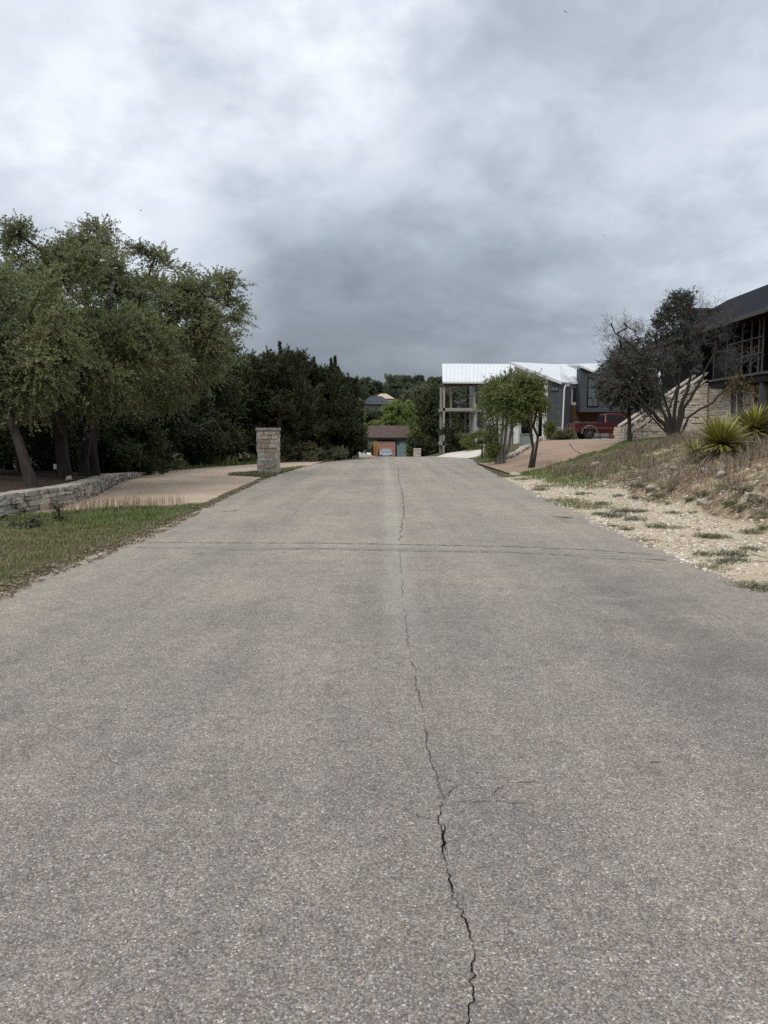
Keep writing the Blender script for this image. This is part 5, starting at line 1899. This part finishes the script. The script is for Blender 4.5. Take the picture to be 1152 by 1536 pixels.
# deck and screened porch
dpoly = [(18.7, 44.0, zd), (18.7, 38.0, zd), (19.3, 34.5, zd), (28, 34.5, zd), (28, 44.0, zd)]
m = MB(); m.slab(dpoly, .12); sb(m, 'deck', 'trimgrey')
m = MB(); m.slab([(x + (.08 if x < 20 else -.05), y - (.08 if y > 40 else -.08), zd - .122) for x, y, _ in dpoly], .38); sb(m, 'deck_beam', 'darkwood')
m = MB(); m.box((23.6, 41, 6.2), (8.0, 12.6, 2.8)); sb(m, 'upper_wall', 'porchdark')
m = MB(); m.box((23.9, 50.7, 6.1), (8.4, 6.6, 3.0)); sb(m, 'upper_wall', 'darkwood')
m = MB(); m.wall((18.82, 43.8), (18.82, 40.4), .08, zd + .01, zd + 1.15); sb(m, 'half_wall', 'black')
for y in (43.6, 42.0, 40.3, 39.3, 38.5, 38.1):
    m = MB(); m.box((18.84, y, zd + 1.5), (.07, .06, 3.0)); sb(m, 'porch_frame', 'trimgrey')
m = MB(); m.box((18.8, 40.0, zd + 1.75), (.05, 3.9, .05)); m.box((18.8, 39.2, zd + .95), (.045, 2.2, .05)); sb(m, 'porch_rail', 'trimgrey')
# roof: eave x 18.3 z 7.65, ridge x 25 z 11.25
ze, zr2 = 7.62, 11.25
m = MB()
m.slab([(18.3, 54.8, ze), (18.3, 36.9, ze), (17.35, 32.4, ze + .02), (25, 30, zr2), (25, 56, zr2)], .16)
m.slab([(25.003, 30, zr2), (32, 30, ze), (32, 56, ze), (25.003, 56, zr2)], .16)
sb(m, 'roof', 'shingle_d')
m = MB()
m.wall((18.22, 54.8), (18.22, 36.9), .07, ze - .26, ze - .02)
m.wall((18.22, 36.9), (17.27, 32.4), .07, ze - .28, ze - .01)
sb(m, 'fascia', 'trimgrey')
m = MB(); m.slab([(18.35, 54.5, ze - .2), (18.35, 36.9, ze - .2), (17.5, 32.5, ze - .2), (25, 32.4, ze - .2), (25, 54.5, ze - .2)], .08); sb(m, 'soffit', 'darkwood')
# far gable wall
m = MB(); m.add([(19.7, 54.3, zd - .2), (27.5, 54.3, zd - .2), (27.5, 54.3, 8), (25, 54.3, 10.9), (19.7, 54.3, 8.1)], [(0, 1, 2, 3, 4)]); sb(m, 'gable_wall', 'darkwood')
# low cross roof behind
m = MB(); c0, c1 = W(1034, 462, 50), W(1096, 462, 50); m.slab([(c0.x, 50, c0.z), (c1.x, 50, c1.z), (c1.x + .2, 52, c1.z), (c0.x, 52, c0.z)], .15)
m.box(((c0.x + c1.x) / 2, 51, c0.z - 1.0), (c1.x - c0.x - .3, 1.6, 1.7)); sb(m, 'chimney_block', 'shingle_d')

# stone staircase beside it
st = thing('stone_staircase', 'cream stone outdoor staircase with sloped coping rising to the stone house', 'staircase', (17, 46, 1.3))
TO = Vector((17, 46, 1.3))
def tb(mb, name, mat, parent=None, **kw):
    mb.v = [(x - TO.x, y - TO.y, z - TO.z) for x, y, z in mb.v]
    return mb.build(name, M[mat], parent or st, **kw)
xs0, xs1 = 14.75, 19.2
zb_, zt_ = 1.15, 4.6
for y, sd in ((45.6, 51), (47.3, 52)):
    m = MB(); m.wall((xs0 + .3, y + .04), (xs1, y + .04), .3, .8, zb_ + .55, .8, zt_ + .1); tb(m, 'core', 'mortar')
    m = MB(); stone_run(m, [(xs0 + .2, y), (xs1 + .2, y)], lambda s: .85, lambda s: zb_ + .45 + (zt_ - zb_ - .4) * s / (xs1 - xs0), .36, (.14, .22), (.22, .6), .07, sd); tb(m, 'side_wall', 'lime', bevel=.012)
    m = MB(); m.wall((xs0 - .05, y - .06), (xs1 + .1, y - .06), .46, zb_ + .85, zb_ + .97, zt_ + .50, zt_ + .62); tb(m, 'coping', 'coping', bevel=.01)
    m = MB(); m.wall((xs0 + .35, y - .04), (xs1 + .1, y - .04), .42, zb_ + .58, zb_ + .66, zt_ + .13, zt_ + .21); tb(m, 'lower_coping', 'coping', bevel=.01)
    for k in range(12):
        bl = MB()
        x = xs0 + .25 + k * .37
        zc = zb_ + .62 + (zt_ - zb_ - .35) * (x - xs0 - .05) / (xs1 - xs0)
        bl.box((x, y + .16, zc + .12), (.16, .18, .34))
        tb(bl, 'baluster', 'lime', bevel=.01)
    m = MB()
    hw = .25
    path = [(xs0 - .3, y - .1), (xs0 + .2, y - .1), (xs0 + .2, y + .4), (xs0 - .3, y + .4), (xs0 - .3, y - .1)]
    stone_run(m, path, lambda s: .8, lambda s: zb_ + .85, .2, (.13, .2), (.18, .4), .04, sd + 5); m.box((xs0 - .05, y + .15, 1.45), (.2, .2, 1.0)); tb(m, 'newel', 'lime', bevel=.012)
    m = MB(); m.box((xs0 - .05, y + .15, zb_ - .05), (.75, .75, .2)); tb(m, 'plinth', 'coping', bevel=.012)
m = MB()
for k in range(18):
    x0 = xs0 + .3 + k * (xs1 - xs0 - .3) / 18
    zt0 = zb_ + (k + 1) * (zt_ - zb_) / 18
    m.box((x0 + .15, 46.65, (zt0 + .8) / 2), (.33, 1.25, zt0 - .8))
tb(m, 'steps', 'coping')
# loose blocks at the foot of the stair
for i, (px, w_) in enumerate(((908, .42), (896, .3))):
    x, y = W(px, 657, 47).x, 47.0
    m = MB(); m.box((0, 0, .1), (w_, .3, .2)); o = m.build('stone_block', M['coping'], bevel=.02)
    o.location = (x, y, H(x, y) - .01)
    tag(o, ['loose cut stone block at the foot of the stone staircase', 'smaller cut stone block behind the maroon pickup wheel'][i], 'block')

# ------------------------------------------------------------------ stone edging along the rust driveway
for i, (p, q) in enumerate(zip(DR_L[2:8], DR_L[3:9])):
    L = math.hypot(q[0] - p[0], q[1] - p[1])
    k = int(L / .55)
    for j in range(k):
        u = (j + .5) / k
        x, y = p[0] + (q[0] - p[0]) * u - .16, p[1] + (q[1] - p[1]) * u + .05
        o = rk[(i + j) % 3].copy(); COL.objects.link(o)
        tag(o, 'white edging stone in the row along the left side of the rust coloured driveway', 'rock', 'white edging stones')
        o.location = (x, y, H(x, y) + .1)
        o.rotation_euler = (0, 0, math.atan2(q[1] - p[1], q[0] - p[0]) + random.uniform(-.2, .2))
        o.scale = (.32, .26, .30)

# mailbox
b = gbase(723.5, 44.5, 0)
mbx = thing('mailbox', 'black mailbox on a slim black post at the edge of the road', 'mailbox', b)
m = MB(); m.tube([(0, 0, -.1), (0, 0, .92)], .045, 8); m.build('post', M['black'], mbx)
m = MB()
prof = [(-.14, .92), (.14, .92), (.14, 1.08)] + [(.14 * math.cos(a), 1.08 + .11 * math.sin(a)) for a in [math.pi * k / 8 for k in range(1, 8)]] + [(-.14, 1.08)]
n = len(prof)
vs = [(-.27, x, z) for x, z in prof] + [(.27, x, z) for x, z in prof]
m.add(vs, [tuple(range(n)), tuple(range(2 * n - 1, n - 1, -1))] + [(i, n + i, n + (i + 1) % n, (i + 1) % n) for i in range(n)])
bx = m.build('box', M['black'], mbx, bevel=.008)
m = MB(); m.box((-.285, 0, 1.03), (.02, .25, .2)); m.build('door', M['darkwood'], mbx)
m = MB(); m.box((.1, -.155, 1.12), (.16, .012, .04)); m.build('flag', M['lamp'], mbx)
# utility boxes
def ubox(label, px, D, w, h, mat):
    b = gbase(px, D, 0)
    t = thing('utility_box', label, 'utility box', b)
    m = MB(); m.box((0, 0, .05), (w + .1, w + .1, .16)); m.build('pad', M['coping'], t)
    m = MB(); m.box((0, 0, .13 + h / 2), (w, w, h)); m.build('cabinet', M[mat], t, bevel=.02)
    m = MB(); m.box((0, -.03, .13 + h + .02), (w + .05, w + .09, .06)); m.build('lid', M[mat], t, bevel=.015)
ubox('grey-green utility box half hidden behind the slim tree trunks', 790, 49, .75, .75, 'pedestal')
ubox('small pale utility box in front of the blue-grey house corner', 834, 55.5, .55, .75, 'winframe')


# ------------------------------------------------------------------ vehicles
def wheel(parent, x, y, r, w, s):
    k = 20
    m = MB()
    prof = [(r * .62, -w / 2), (r * .93, -w / 2), (r, -w * .32), (r, w * .32), (r * .93, w / 2), (r * .62, w / 2)]
    for i in range(k):
        a0, a1 = 2 * math.pi * i / k, 2 * math.pi * (i + 1) / k
        for (ra, ya), (rb, yb) in zip(prof, prof[1:]):
            m.add([(x + ra * math.cos(a0), y + ya, r + ra * math.sin(a0)), (x + ra * math.cos(a1), y + ya, r + ra * math.sin(a1)),
                   (x + rb * math.cos(a1), y + yb, r + rb * math.sin(a1)), (x + rb * math.cos(a0), y + yb, r + rb * math.sin(a0))], [(0, 1, 2, 3)])
    t = m.build('wheel', M['tyre'], parent)
    m = MB()
    yo = y + s * w * .30
    for i in range(5):
        a = 2 * math.pi * i / 5
        m.tube([(x, yo, r), (x + r * .6 * math.cos(a), yo, r + r * .6 * math.sin(a))], [r * .14, r * .1], 6)
    m.tube([(x, y - w * .3, r), (x, y + w * .3, r)], r * .63, 16)
    m.build('rim', M['rim'], t)


def pickup(x, y, z, rz):
    t = thing('pickup_truck', 'maroon pickup truck with grey wheel flares parked by the garage', 'truck', (x, y, z), rz)
    def ext(mb, prof, w0, w1, zsplit=None):
        n = len(prof)
        def wd(zv): return w0 if zsplit is None or zv < zsplit else w1
        vs = [(p[0], -wd(p[1]), p[1]) for p in prof] + [(p[0], wd(p[1]), p[1]) for p in prof]
        mb.add(vs, [tuple(range(n)), tuple(range(2 * n - 1, n - 1, -1))] + [(i, n + i, n + (i + 1) % n, (i + 1) % n) for i in range(n)])
    def arch(cx, r): return [(cx + r * math.cos(a), .38 + r * math.sin(a)) for a in [math.pi * k / 8 for k in range(9)]]
    m = MB()
    lower = [(-2.85, .62), (-2.2 - .5, .5)] + [(p[0], max(p[1], .5)) for p in arch(-1.75, .52)][::-1] + [(-.9, .45), (1.2, .45)] + [(p[0], max(p[1], .5)) for p in arch(1.85, .52)][::-1] + [(2.75, .5), (2.9, .7), (2.86, 1.12), (1.3, 1.2), (-.6, 1.22), (-2.85, 1.22)]
    ext(m, lower, .98, .98)
    body = m.build('body', M['red'], t, bevel=.03)
    m = MB()
    cabp = [(-.62, 1.2), (-.55, 1.85), (-.35, 1.92), (.75, 1.90), (1.35, 1.2)]
    ext(m, cabp, .94, .74, 1.5)
    cab = m.build('cab', M['red'], t, bevel=.05)
    for s in (-1, 1):
        m = MB()
        g = [(-.38, 1.26), (-.34, 1.74), (.25, 1.76), (.25, 1.26)]
        g2 = [(.33, 1.26), (.33, 1.76), (.66, 1.74), (1.05, 1.26)]
        for q in (g, g2):
            def wy(zv): return s * (.945 - (zv - 1.2) / .7 * .2 + .012)
            vs = [(a, wy(c), c) for a, c in q] + [(a, wy(c) - s * .01, c) for a, c in q]
            m.add(vs, [(0, 1, 2, 3), (7, 6, 5, 4), (0, 4, 5, 1), (1, 5, 6, 2), (2, 6, 7, 3), (3, 7, 4, 0)])
        m.build('side_window', M['glass'], cab)
        for cx in (-1.75, 1.85):
            m = MB()
            ar = [(cx + .58 * math.cos(a), s * 1.0, .42 + .58 * math.sin(a)) for a in [math.pi * k / 12 for k in range(13)]]
            m.tube(ar, .065, 6); m.build('wheel_flare', M['flare'], body)
        m = MB(); m.box((-.8, s * 1.0, .84), (3.9 - .5, .02, .05)); m.build('side_trim', M['flare'], body)
        m = MB(); m.box((-2.86, s * .86, 1.0), (.06, .16, .34)); m.build('tail_light', M['lamp'], body)
        for cx in (-1.75, 1.85): wheel(t, cx, s * .82, .40, .27, s)
    m = MB(); m.box((-2.0 + .25, 0, 1.215), (2.1, 1.66, .03)); m.build('bed_cover', M['black'], t)
    m = MB(); m.box((-2.95, 0, .58), (.16, 1.9, .2)); m.build('rear_bumper', M['flare'], t, bevel=.03)
    m = MB(); m.add([(-.66, -.66, 1.3), (-.66, .66, 1.3), (-.60, .62, 1.76), (-.60, -.62, 1.76)], [(0, 1, 2, 3)]); m.build('rear_window', M['glass'], cab)


tx = W(858.5, 640, 56.5).x + 2.9
pickup(tx, 57.2, H(tx, 57.2) + .0, R(3))


def sedan(x, y, z, rz):
    t = thing('parked_car', 'silver-blue car parked facing the salmon garage door', 'car', (x, y, z), rz)
    m = MB()
    prof = [(-2.2, .35, .8), (-2.25, .75, .84), (-2.0, .95, .84), (-1.2, 1.0, .86), (1.0, .98, .86), (2.0, .85, .84), (2.25, .65, .82), (2.2, .32, .8)]
    n = len(prof)
    vs = [(p[0], -p[2], p[1]) for p in prof] + [(p[0], p[2], p[1]) for p in prof]
    m.add(vs, [tuple(range(n)), tuple(range(2 * n - 1, n - 1, -1))] + [(i, n + i, n + (i + 1) % n, (i + 1) % n) for i in range(n)])
    body = m.build('body', M['silver'], t, bevel=.05)
    m = MB()
    m.hexa([(-1.7, -.8, .98), (1.25, -.8, .97), (1.25, .8, .97), (-1.7, .8, .98), (-1.0, -.6, 1.46), (.45, -.6, 1.46), (.45, .6, 1.46), (-1.0, .6, 1.46)])
    cabn = m.build('cabin', M['silver'], t, bevel=.05)
    m = MB(); m.add([(-1.62, -.68, 1.04), (-1.62, .68, 1.04), (-1.06, .56, 1.43), (-1.06, -.56, 1.43)], [(0, 1, 2, 3)])
    m.v = [(a - .03, b_, c) for a, b_, c in m.v]; m.build('rear_window', M['glass_l'], cabn)
    for s in (-1, 1):
        m = MB(); m.box((-2.2, s * .62, .72), (.12, .3, .14)); m.build('tail_light', M['lamp'], body)
        for cx in (-1.35, 1.4): wheel(t, cx, s * .74, .31, .2, s)
    m = MB(); m.box((-2.26, 0, .42), (.08, 1.5, .16)); m.build('bumper', M['black'], t, bevel=.03)


cx_, cy_, _ = P(579, 680, 101)
sedan(cx_, 101, H(cx_, 101), R(90))

# ------------------------------------------------------------------ small garage house down the road
gh = thing('garage_house', 'small teal garage house with brown shingle roof and salmon door down the road', 'house', (0, 110, -2.3))
def gb(mb, name, mat, parent=None, **kw):
    mb.v = [(x - 0, y - 110, z + 2.3) for x, y, z in mb.v]
    return mb.build(name, M[mat], parent or gh, **kw)
D0 = 108.0
gx0, gx1 = W(545, 660, D0).x, W(610, 660, D0).x
ge = W(580, 655.5, D0).z
m = MB(); m.box(((gx0 + gx1) / 2, D0 + 3, (-3 + ge) / 2), (gx1 - gx0, 6, ge + 3)); gb(m, 'wall', 'teal')
ra, rb = W(543, 656, D0 - .5), W(613.5, 656.5, D0 - .5)
rc, rd_ = W(613.5, 638.5, D0 + 3), W(549, 638, D0 + 3)
m = MB(); m.slab([ra, rb, rc, rd_], .2); m.slab([rd_ + Vector((0, .005, 0)), rc + Vector((0, .005, 0)), (rc.x, D0 + 6.6, ra.z), (rd_.x, D0 + 6.6, ra.z)], .2); gb(m, 'roof', 'shingle_b')
m = MB(); m.box(((ra.x + rb.x) / 2, D0 - .5, ra.z - .15), (rb.x - ra.x, .08, .25)); gb(m, 'fascia', 'darkwood')
dx0, dx1 = W(566.5, 660, D0).x, W(593, 660, D0).x
dz1 = W(580, 662, D0).z
m = MB(); m.box(((dx0 + dx1) / 2, D0 - .05, (-2.4 + dz1) / 2), (dx1 - dx0, .08, dz1 + 2.4)); gd_ = gb(m, 'garage_door', 'salmon')
m = MB()
for k in range(4): m.box(((dx0 + dx1) / 2, D0 - .1, -2.2 + (k + .5) * (dz1 + 2.2) / 4), (dx1 - dx0 - .1, .02, (dz1 + 2.2) / 4 - .06))
gb(m, 'door_panel', 'salmon', gd_)
m = MB()
for x in (dx0 - .1, dx1 + .1): m.box((x, D0 - .06, (-2.4 + dz1) / 2), (.18, .1, dz1 + 2.5))
m.box(((dx0 + dx1) / 2, D0 - .06, dz1 + .1), (dx1 - dx0, .09, .18)); gb(m, 'door_trim', 'darkwood')
lx_ = W(597, 664, D0); m = MB(); m.box((lx_.x, D0 - .12, lx_.z), (.16, .2, .35)); gb(m, 'wall_lamp', 'black')
# orange posts of a timber gate beside it
for i, px in enumerate((562, 565.5)):
    p = W(px, 660, 104)
    o = MB(); o.box((0, 0, 1.2), (.22, .22, 2.5)); o.box((0, 0, 2.5), (.3, .3, .1))
    o = o.build('gate_timber', M['orangewood'], bevel=.01)
    o.location = (p.x, 104, H(p.x, 104))
    tag(o, ['left orange timber post beside the salmon garage door', 'right orange timber post beside the salmon garage door'][i], 'post')
# tarp-covered pile, sand and marker stake at the bend
def lump(name, label, cat, px, D, r, h, mat, seed, dz=0.0):
    x, y, _ = gbase(px, D)
    V = IV.copy()
    for i, p in enumerate(V):
        k = 1 + .35 * mnoise.noise(Vector(p) * 1.4 + Vector((seed, 0, 0))) + .18 * mnoise.noise(Vector(p) * 4 + Vector((0, seed, 0)))
        V[i] = p * k * np.array((r, r * .8, h))
    V[:, 2] = np.maximum(V[:, 2], -.15)
    o = np_mesh(name, V, IF, M[mat])
    o.location = (x, y, H(x, y) + dz)
    tag(o, label, cat)
lump('covered_pile', 'pile under a crumpled white tarp at the bend of the road', 'pile', 540, 60, .52, .85, 'tarp', 3.3)
lump('tarp_bundle', 'small white bundle lying right of the tarp-covered pile', 'bundle', 553, 59, .28, .35, 'tarp', 6.3)
lump('sand_heap', 'low heap of tan sand in front of the white tarp pile', 'heap', 543, 57, 1.1, .16, 'sand', 9.3)
b = gbase(527.5, 58)
t = thing('marker_stake', 'thin white marker stake at the left road edge near the junipers', 'stake', b)
m = MB(); m.tube([(0, 0, -.1), (0, 0, .62)], .035, 8); m.build('stake', M['white'], t)
m = MB(); m.box((0, 0, .66), (.09, .09, .08)); m.build('cap', M['coping'], t)
# little marker behind the low wall
b = gbase(82, 20.5, 0)
t = thing('yard_marker', 'tiny white marker plate on a stake among the oak trunks', 'marker', b)
m = MB(); m.tube([(0, 0, -.1), (0, 0, .28)], .012, 6); m.build('stake', M['black'], t)
m = MB(); m.box((0, -.02, .3), (.12, .02, .14)); m.build('plate', M['winframe'], t, bevel=.004)
# dead branch in the thicket
dbx, dby, dbz = W(283, 652, 33)
m = MB()
for k in range(5):
    a = rng.normal(size=3) * .25
    m.tube([(-.7 + k * .3, 0, .1 * k), (-.3 + k * .3 + a[0], a[1], .12 * k + .1 + a[2] * .3), (.35 + k * .3, a[1], .05 - .03 * k)], [.02, .015, .006], 5)
o = m.build('dead_branch', M['twig']); o.location = (dbx, dby, dbz)
tag(o, 'pale bare dead branch caught in the dark thicket', 'branch')

# houses on the slope
for nm, lb, px0, px1, pe, pr, D, wm, rm in (('hill_house', 'house with a charcoal hipped roof on the far slope', 539, 592, 606.5, 594, 186, 'trimgrey', 'shingle_g'),
                                            ('hill_house', 'tan stucco house showing behind the charcoal hipped roof', 560, 592, 598, 590.5, 204, 'tanwall', 'tanwall'),
                                            ('hill_house', 'small pale brown house among hillside trees, left of the hipped roof', 530, 545, 601, 597, 200, 'tanwall', 'shingle_b')):
    a, b_ = W(px0, pe, D), W(px1, pe, D)
    rz_ = W(px0, pr, D + 4).z
    t = thing(nm, lb, 'house', ((a.x + b_.x) / 2, D, H((a.x + b_.x) / 2, D)))
    cx, cz = (a.x + b_.x) / 2, H((a.x + b_.x) / 2, D)
    w = b_.x - a.x
    m = MB(); m.box((0, 4, (a.z - cz) / 2 - .4), (w - .8, 8, a.z - cz + .8)); m.build('wall', M[wm], t)
    m = MB(); z0, z1_ = a.z - cz, rz_ - cz
    m.add([(-w / 2, -.4, z0), (w / 2, -.4, z0), (w / 2, 8.4, z0), (-w / 2, 8.4, z0), (-w * .18, 4, z1_), (w * .12, 4, z1_)], [(0, 1, 5, 4), (1, 2, 5), (2, 3, 4, 5), (3, 0, 4), (3, 2, 1, 0)]); m.build('roof', M[rm], t)
    for k in range(3):
        m = MB(); m.box((-w * .3 + k * w * .3, -.02 + .0, z0 - 1.3), (.9, .06, 1.1)); m.build('window', M['glass'], t)

# birds
for i, (px, py, D, s) in enumerate(((211, 316, 120, .30), (906, 353.5, 130, .30), (848, 18, 120, .26))):
    p = P(px, py, D)
    m = MB()
    m.tube([(-.5 * s, 0, 0), (-.2 * s, 0, .03), (.3 * s, 0, .02), (.55 * s, 0, 0)], [.02, .12 * s, .1 * s, .02], 8)
    for sd in (-1, 1):
        m.add([(.25 * s, sd * .08 * s, .05 * s), (-.15 * s, sd * .08 * s, .05 * s), (-.25 * s, sd * .8 * s, .42 * s), (.05 * s, sd * .75 * s, .44 * s), (-.35 * s, sd * 1.5 * s, .3 * s)],
              [(0, 1, 2, 3), (3, 2, 4)])
    o = m.build('bird', M['black'])
    o.location = p
    o.rotation_euler = (R(20), 0, R(25 + 50 * i))
    tag(o, ['tiny dark bird in the sky just above the oak canopy', 'tiny dark bird in grey sky above the stone house side', 'tiny dark bird at the very top of the sky'][i], 'bird', 'birds in the sky')

# ------------------------------------------------------------------ sky and light
world = bpy.data.worlds.new('World')
scene.world = world
world.use_nodes = True
wt = world.node_tree
for n_ in list(wt.nodes): wt.nodes.remove(n_)
def wn_(ty, **kw):
    nd = wt.nodes.new(ty)
    for k, v in kw.items(): setattr(nd, k, v)
    return nd
def wl(a, b): wt.links.new(a, b)
def wm_(op, a, b=0.0, c=None, clamp=False):
    nd = wn_('ShaderNodeMath', operation=op, use_clamp=clamp)
    for s_, v in zip(nd.inputs, (a, b, c)):
        if v is None: continue
        if isinstance(v, (int, float)): s_.default_value = v
        else: wl(v, s_)
    return nd.outputs[0]
SUN_EL, SUN_AZ = R(42), R(206)     # azimuth clockwise from +Y
tc = wn_('ShaderNodeTexCoord').outputs['Generated']
sx = wn_('ShaderNodeSeparateXYZ'); wl(tc, sx.inputs[0])
X_, Y_, Z_ = sx.outputs
zc = wm_('ADD', wm_('MAXIMUM', Z_, 0.0), 0.35)
u_ = wm_('DIVIDE', X_, zc); v_ = wm_('DIVIDE', Y_, zc)
cb = wn_('ShaderNodeCombineXYZ')
wl(wm_('ADD', X_, wm_('MULTIPLY', u_, .16)), cb.inputs[0]); wl(wm_('MULTIPLY', v_, .45), cb.inputs[1]); wl(wm_('MULTIPLY', Z_, 1.5), cb.inputs[2])
def wnoise(scale, detail, rough, dist, off=(0, 0, 0)):
    mp = wn_('ShaderNodeMapping'); mp.inputs['Location'].default_value = off
    wl(cb.outputs[0], mp.inputs['Vector'])
    nd = wn_('ShaderNodeTexNoise')
    nd.inputs['Scale'].default_value = scale; nd.inputs['Detail'].default_value = detail
    nd.inputs['Roughness'].default_value = rough; nd.inputs['Distortion'].default_value = dist
    wl(mp.outputs[0], nd.inputs['Vector'])
    return nd.outputs['Fac']
n_big = wnoise(2.2, 3, .5, .3, (3.1, 1.7, 0))
n_mid = wnoise(5.0, 8, .55, .35, (7.3, 2.2, 0))
n_fin = wnoise(14.0, 8, .58, .25, (1.3, 5.2, 0))
elev = wn_('ShaderNodeValToRGB')
els = elev.color_ramp.elements
els.new(.5); els.new(.5); els.new(.5); els.new(.5)
for e, (p, c) in zip(els, ((0.0, .185), (0.10, .22), (0.22, .30), (0.34, .40), (0.5, .45), (1.0, 1.05))):
    e.position = p; e.color = (c, c, c, 1)
wl(Z_, elev.inputs['Fac'])
L_ = elev.outputs['Color']
def blob(px, py, inner, outer, amt):
    a, b_ = ray(px, py)
    d = Vector((a, 1, b_)).normalized()
    nd = wn_('ShaderNodeVectorMath', operation='DOT_PRODUCT'); wl(tc, nd.inputs[0]); nd.inputs[1].default_value = d
    mr = wn_('ShaderNodeMapRange'); mr.interpolation_type = 'SMOOTHSTEP'
    wl(nd.outputs['Value'], mr.inputs[0])
    mr.inputs[1].default_value = math.cos(R(outer)); mr.inputs[2].default_value = math.cos(R(inner)); mr.inputs[3].default_value = 0; mr.inputs[4].default_value = amt
    return mr.outputs[0]
acc_ = L_
for bl_ in (blob(60, 50, 0, 17, -0.027), blob(330, 50, 0, 17, 0.041), blob(600, 50, 0, 17, 0.075), blob(860, 50, 0, 17, -0.065), blob(1110, 50, 0, 17, -0.027), blob(60, 190, 0, 17, 0.041), blob(330, 190, 0, 17, -0.019), blob(600, 190, 0, 17, -0.009), blob(860, 190, 0, 17, -0.052), blob(1110, 190, 0, 17, 0.051), blob(60, 330, 0, 17, 0.056), blob(330, 330, 0, 17, 0.012), blob(600, 330, 0, 17, 0.050), blob(860, 330, 0, 17, 0.027), blob(1110, 330, 0, 17, 0.022), blob(60, 460, 0, 17, 0.102), blob(330, 460, 0, 17, 0.004), blob(600, 460, 0, 17, -0.079), blob(860, 460, 0, 17, 0.031), blob(1110, 460, 0, 17, 0.045)):
    acc_ = wm_('ADD', acc_, bl_)
n_bil = wm_('MULTIPLY', wm_('SUBTRACT', .5, wm_('ABSOLUTE', wm_('SUBTRACT', wnoise(3.6, 9, .55, .1, (12.3, 4.2, 0)), .5))), 1.0)
def wedge(v, a, b):
    nd = wn_('ShaderNodeMapRange'); nd.interpolation_type = 'SMOOTHSTEP'
    wl(v, nd.inputs[0])
    for i_, x_ in zip((1, 2, 3, 4), (a, b, -1.0, 1.0)): nd.inputs[i_].default_value = x_
    return nd.outputs[0]
n_puff = wnoise(4.2, 9, .57, .1, (2.3, 9.2, 4.1))
n_roll = wnoise(9.0, 8, .55, .1, (6.3, 1.2, 2.1))
mod = wm_('MULTIPLY', wedge(n_puff, .40, .59), .095)
mod = wm_('ADD', mod, wm_('MULTIPLY', wedge(n_roll, .42, .58), .042))
mod = wm_('ADD', mod, wm_('MULTIPLY', wm_('SUBTRACT', n_bil, .43), .55))
mod = wm_('ADD', mod, wm_('MULTIPLY', wm_('SUBTRACT', n_big, .5), .35))
mod = wm_('ADD', mod, wm_('MULTIPLY', wm_('SUBTRACT', n_mid, .5), .35))
mod = wm_('ADD', mod, wm_('MULTIPLY', wm_('SUBTRACT', n_fin, .5), .12))
lum = wm_('MAXIMUM', wm_('MULTIPLY', acc_, wm_('ADD', 1.045, mod)), .08)
tint = wn_('ShaderNodeValToRGB')
te = tint.color_ramp.elements
te.new(.5)
for e, (p, c) in zip(te, ((0.1, (.83, .985, 1.16)), (0.33, (.875, .99, 1.13)), (0.6, (.935, .995, 1.08)))):
    e.position = p; e.color = (*c, 1)
wl(lum, tint.inputs['Fac'])
STR = 0.1
vm = wn_('ShaderNodeVectorMath', operation='SCALE'); wl(tint.outputs['Color'], vm.inputs[0]); wl(wm_('MULTIPLY', lum, 1.0 / STR), vm.inputs['Scale'])
sky = wn_('ShaderNodeTexSky', sky_type='NISHITA')
sky.sun_disc = False
sky.sun_elevation = SUN_EL
sky.sun_rotation = SUN_AZ
mx = wn_('ShaderNodeMix', data_type='RGBA')
mx.inputs[0].default_value = 0.97
wl(sky.outputs[0], mx.inputs[6]); wl(vm.outputs[0], mx.inputs[7])
bg = wn_('ShaderNodeBackground'); bg.inputs['Strength'].default_value = STR
wl(mx.outputs[2], bg.inputs['Color'])
wo = wn_('ShaderNodeOutputWorld'); wl(bg.outputs[0], wo.inputs['Surface'])

sd = bpy.data.lights.new('sun', 'SUN')
sd.energy = 1.1
sd.angle = R(22)
sd.color = (1.0, .96, .90)
so = bpy.data.objects.new('sun', sd)
COL.objects.link(so)
dvec = Vector((math.sin(SUN_AZ) * math.cos(SUN_EL), math.cos(SUN_AZ) * math.cos(SUN_EL), math.sin(SUN_EL)))
so.rotation_euler = (-dvec).to_track_quat('-Z', 'Y').to_euler()
so.location = (20, -20, 40)

vs_ = scene.view_settings
scene.display_settings.display_device = 'sRGB'
vs_.view_transform = 'Standard'
vs_.look = 'None'
vs_.gamma = 1
vs_.exposure = 0.66
vs_.use_curve_mapping = False
scene.cycles.max_bounces = 6
scene.cycles.diffuse_bounces = 3
scene.cycles.transmission_bounces = 3
scene.cycles.use_denoising = False
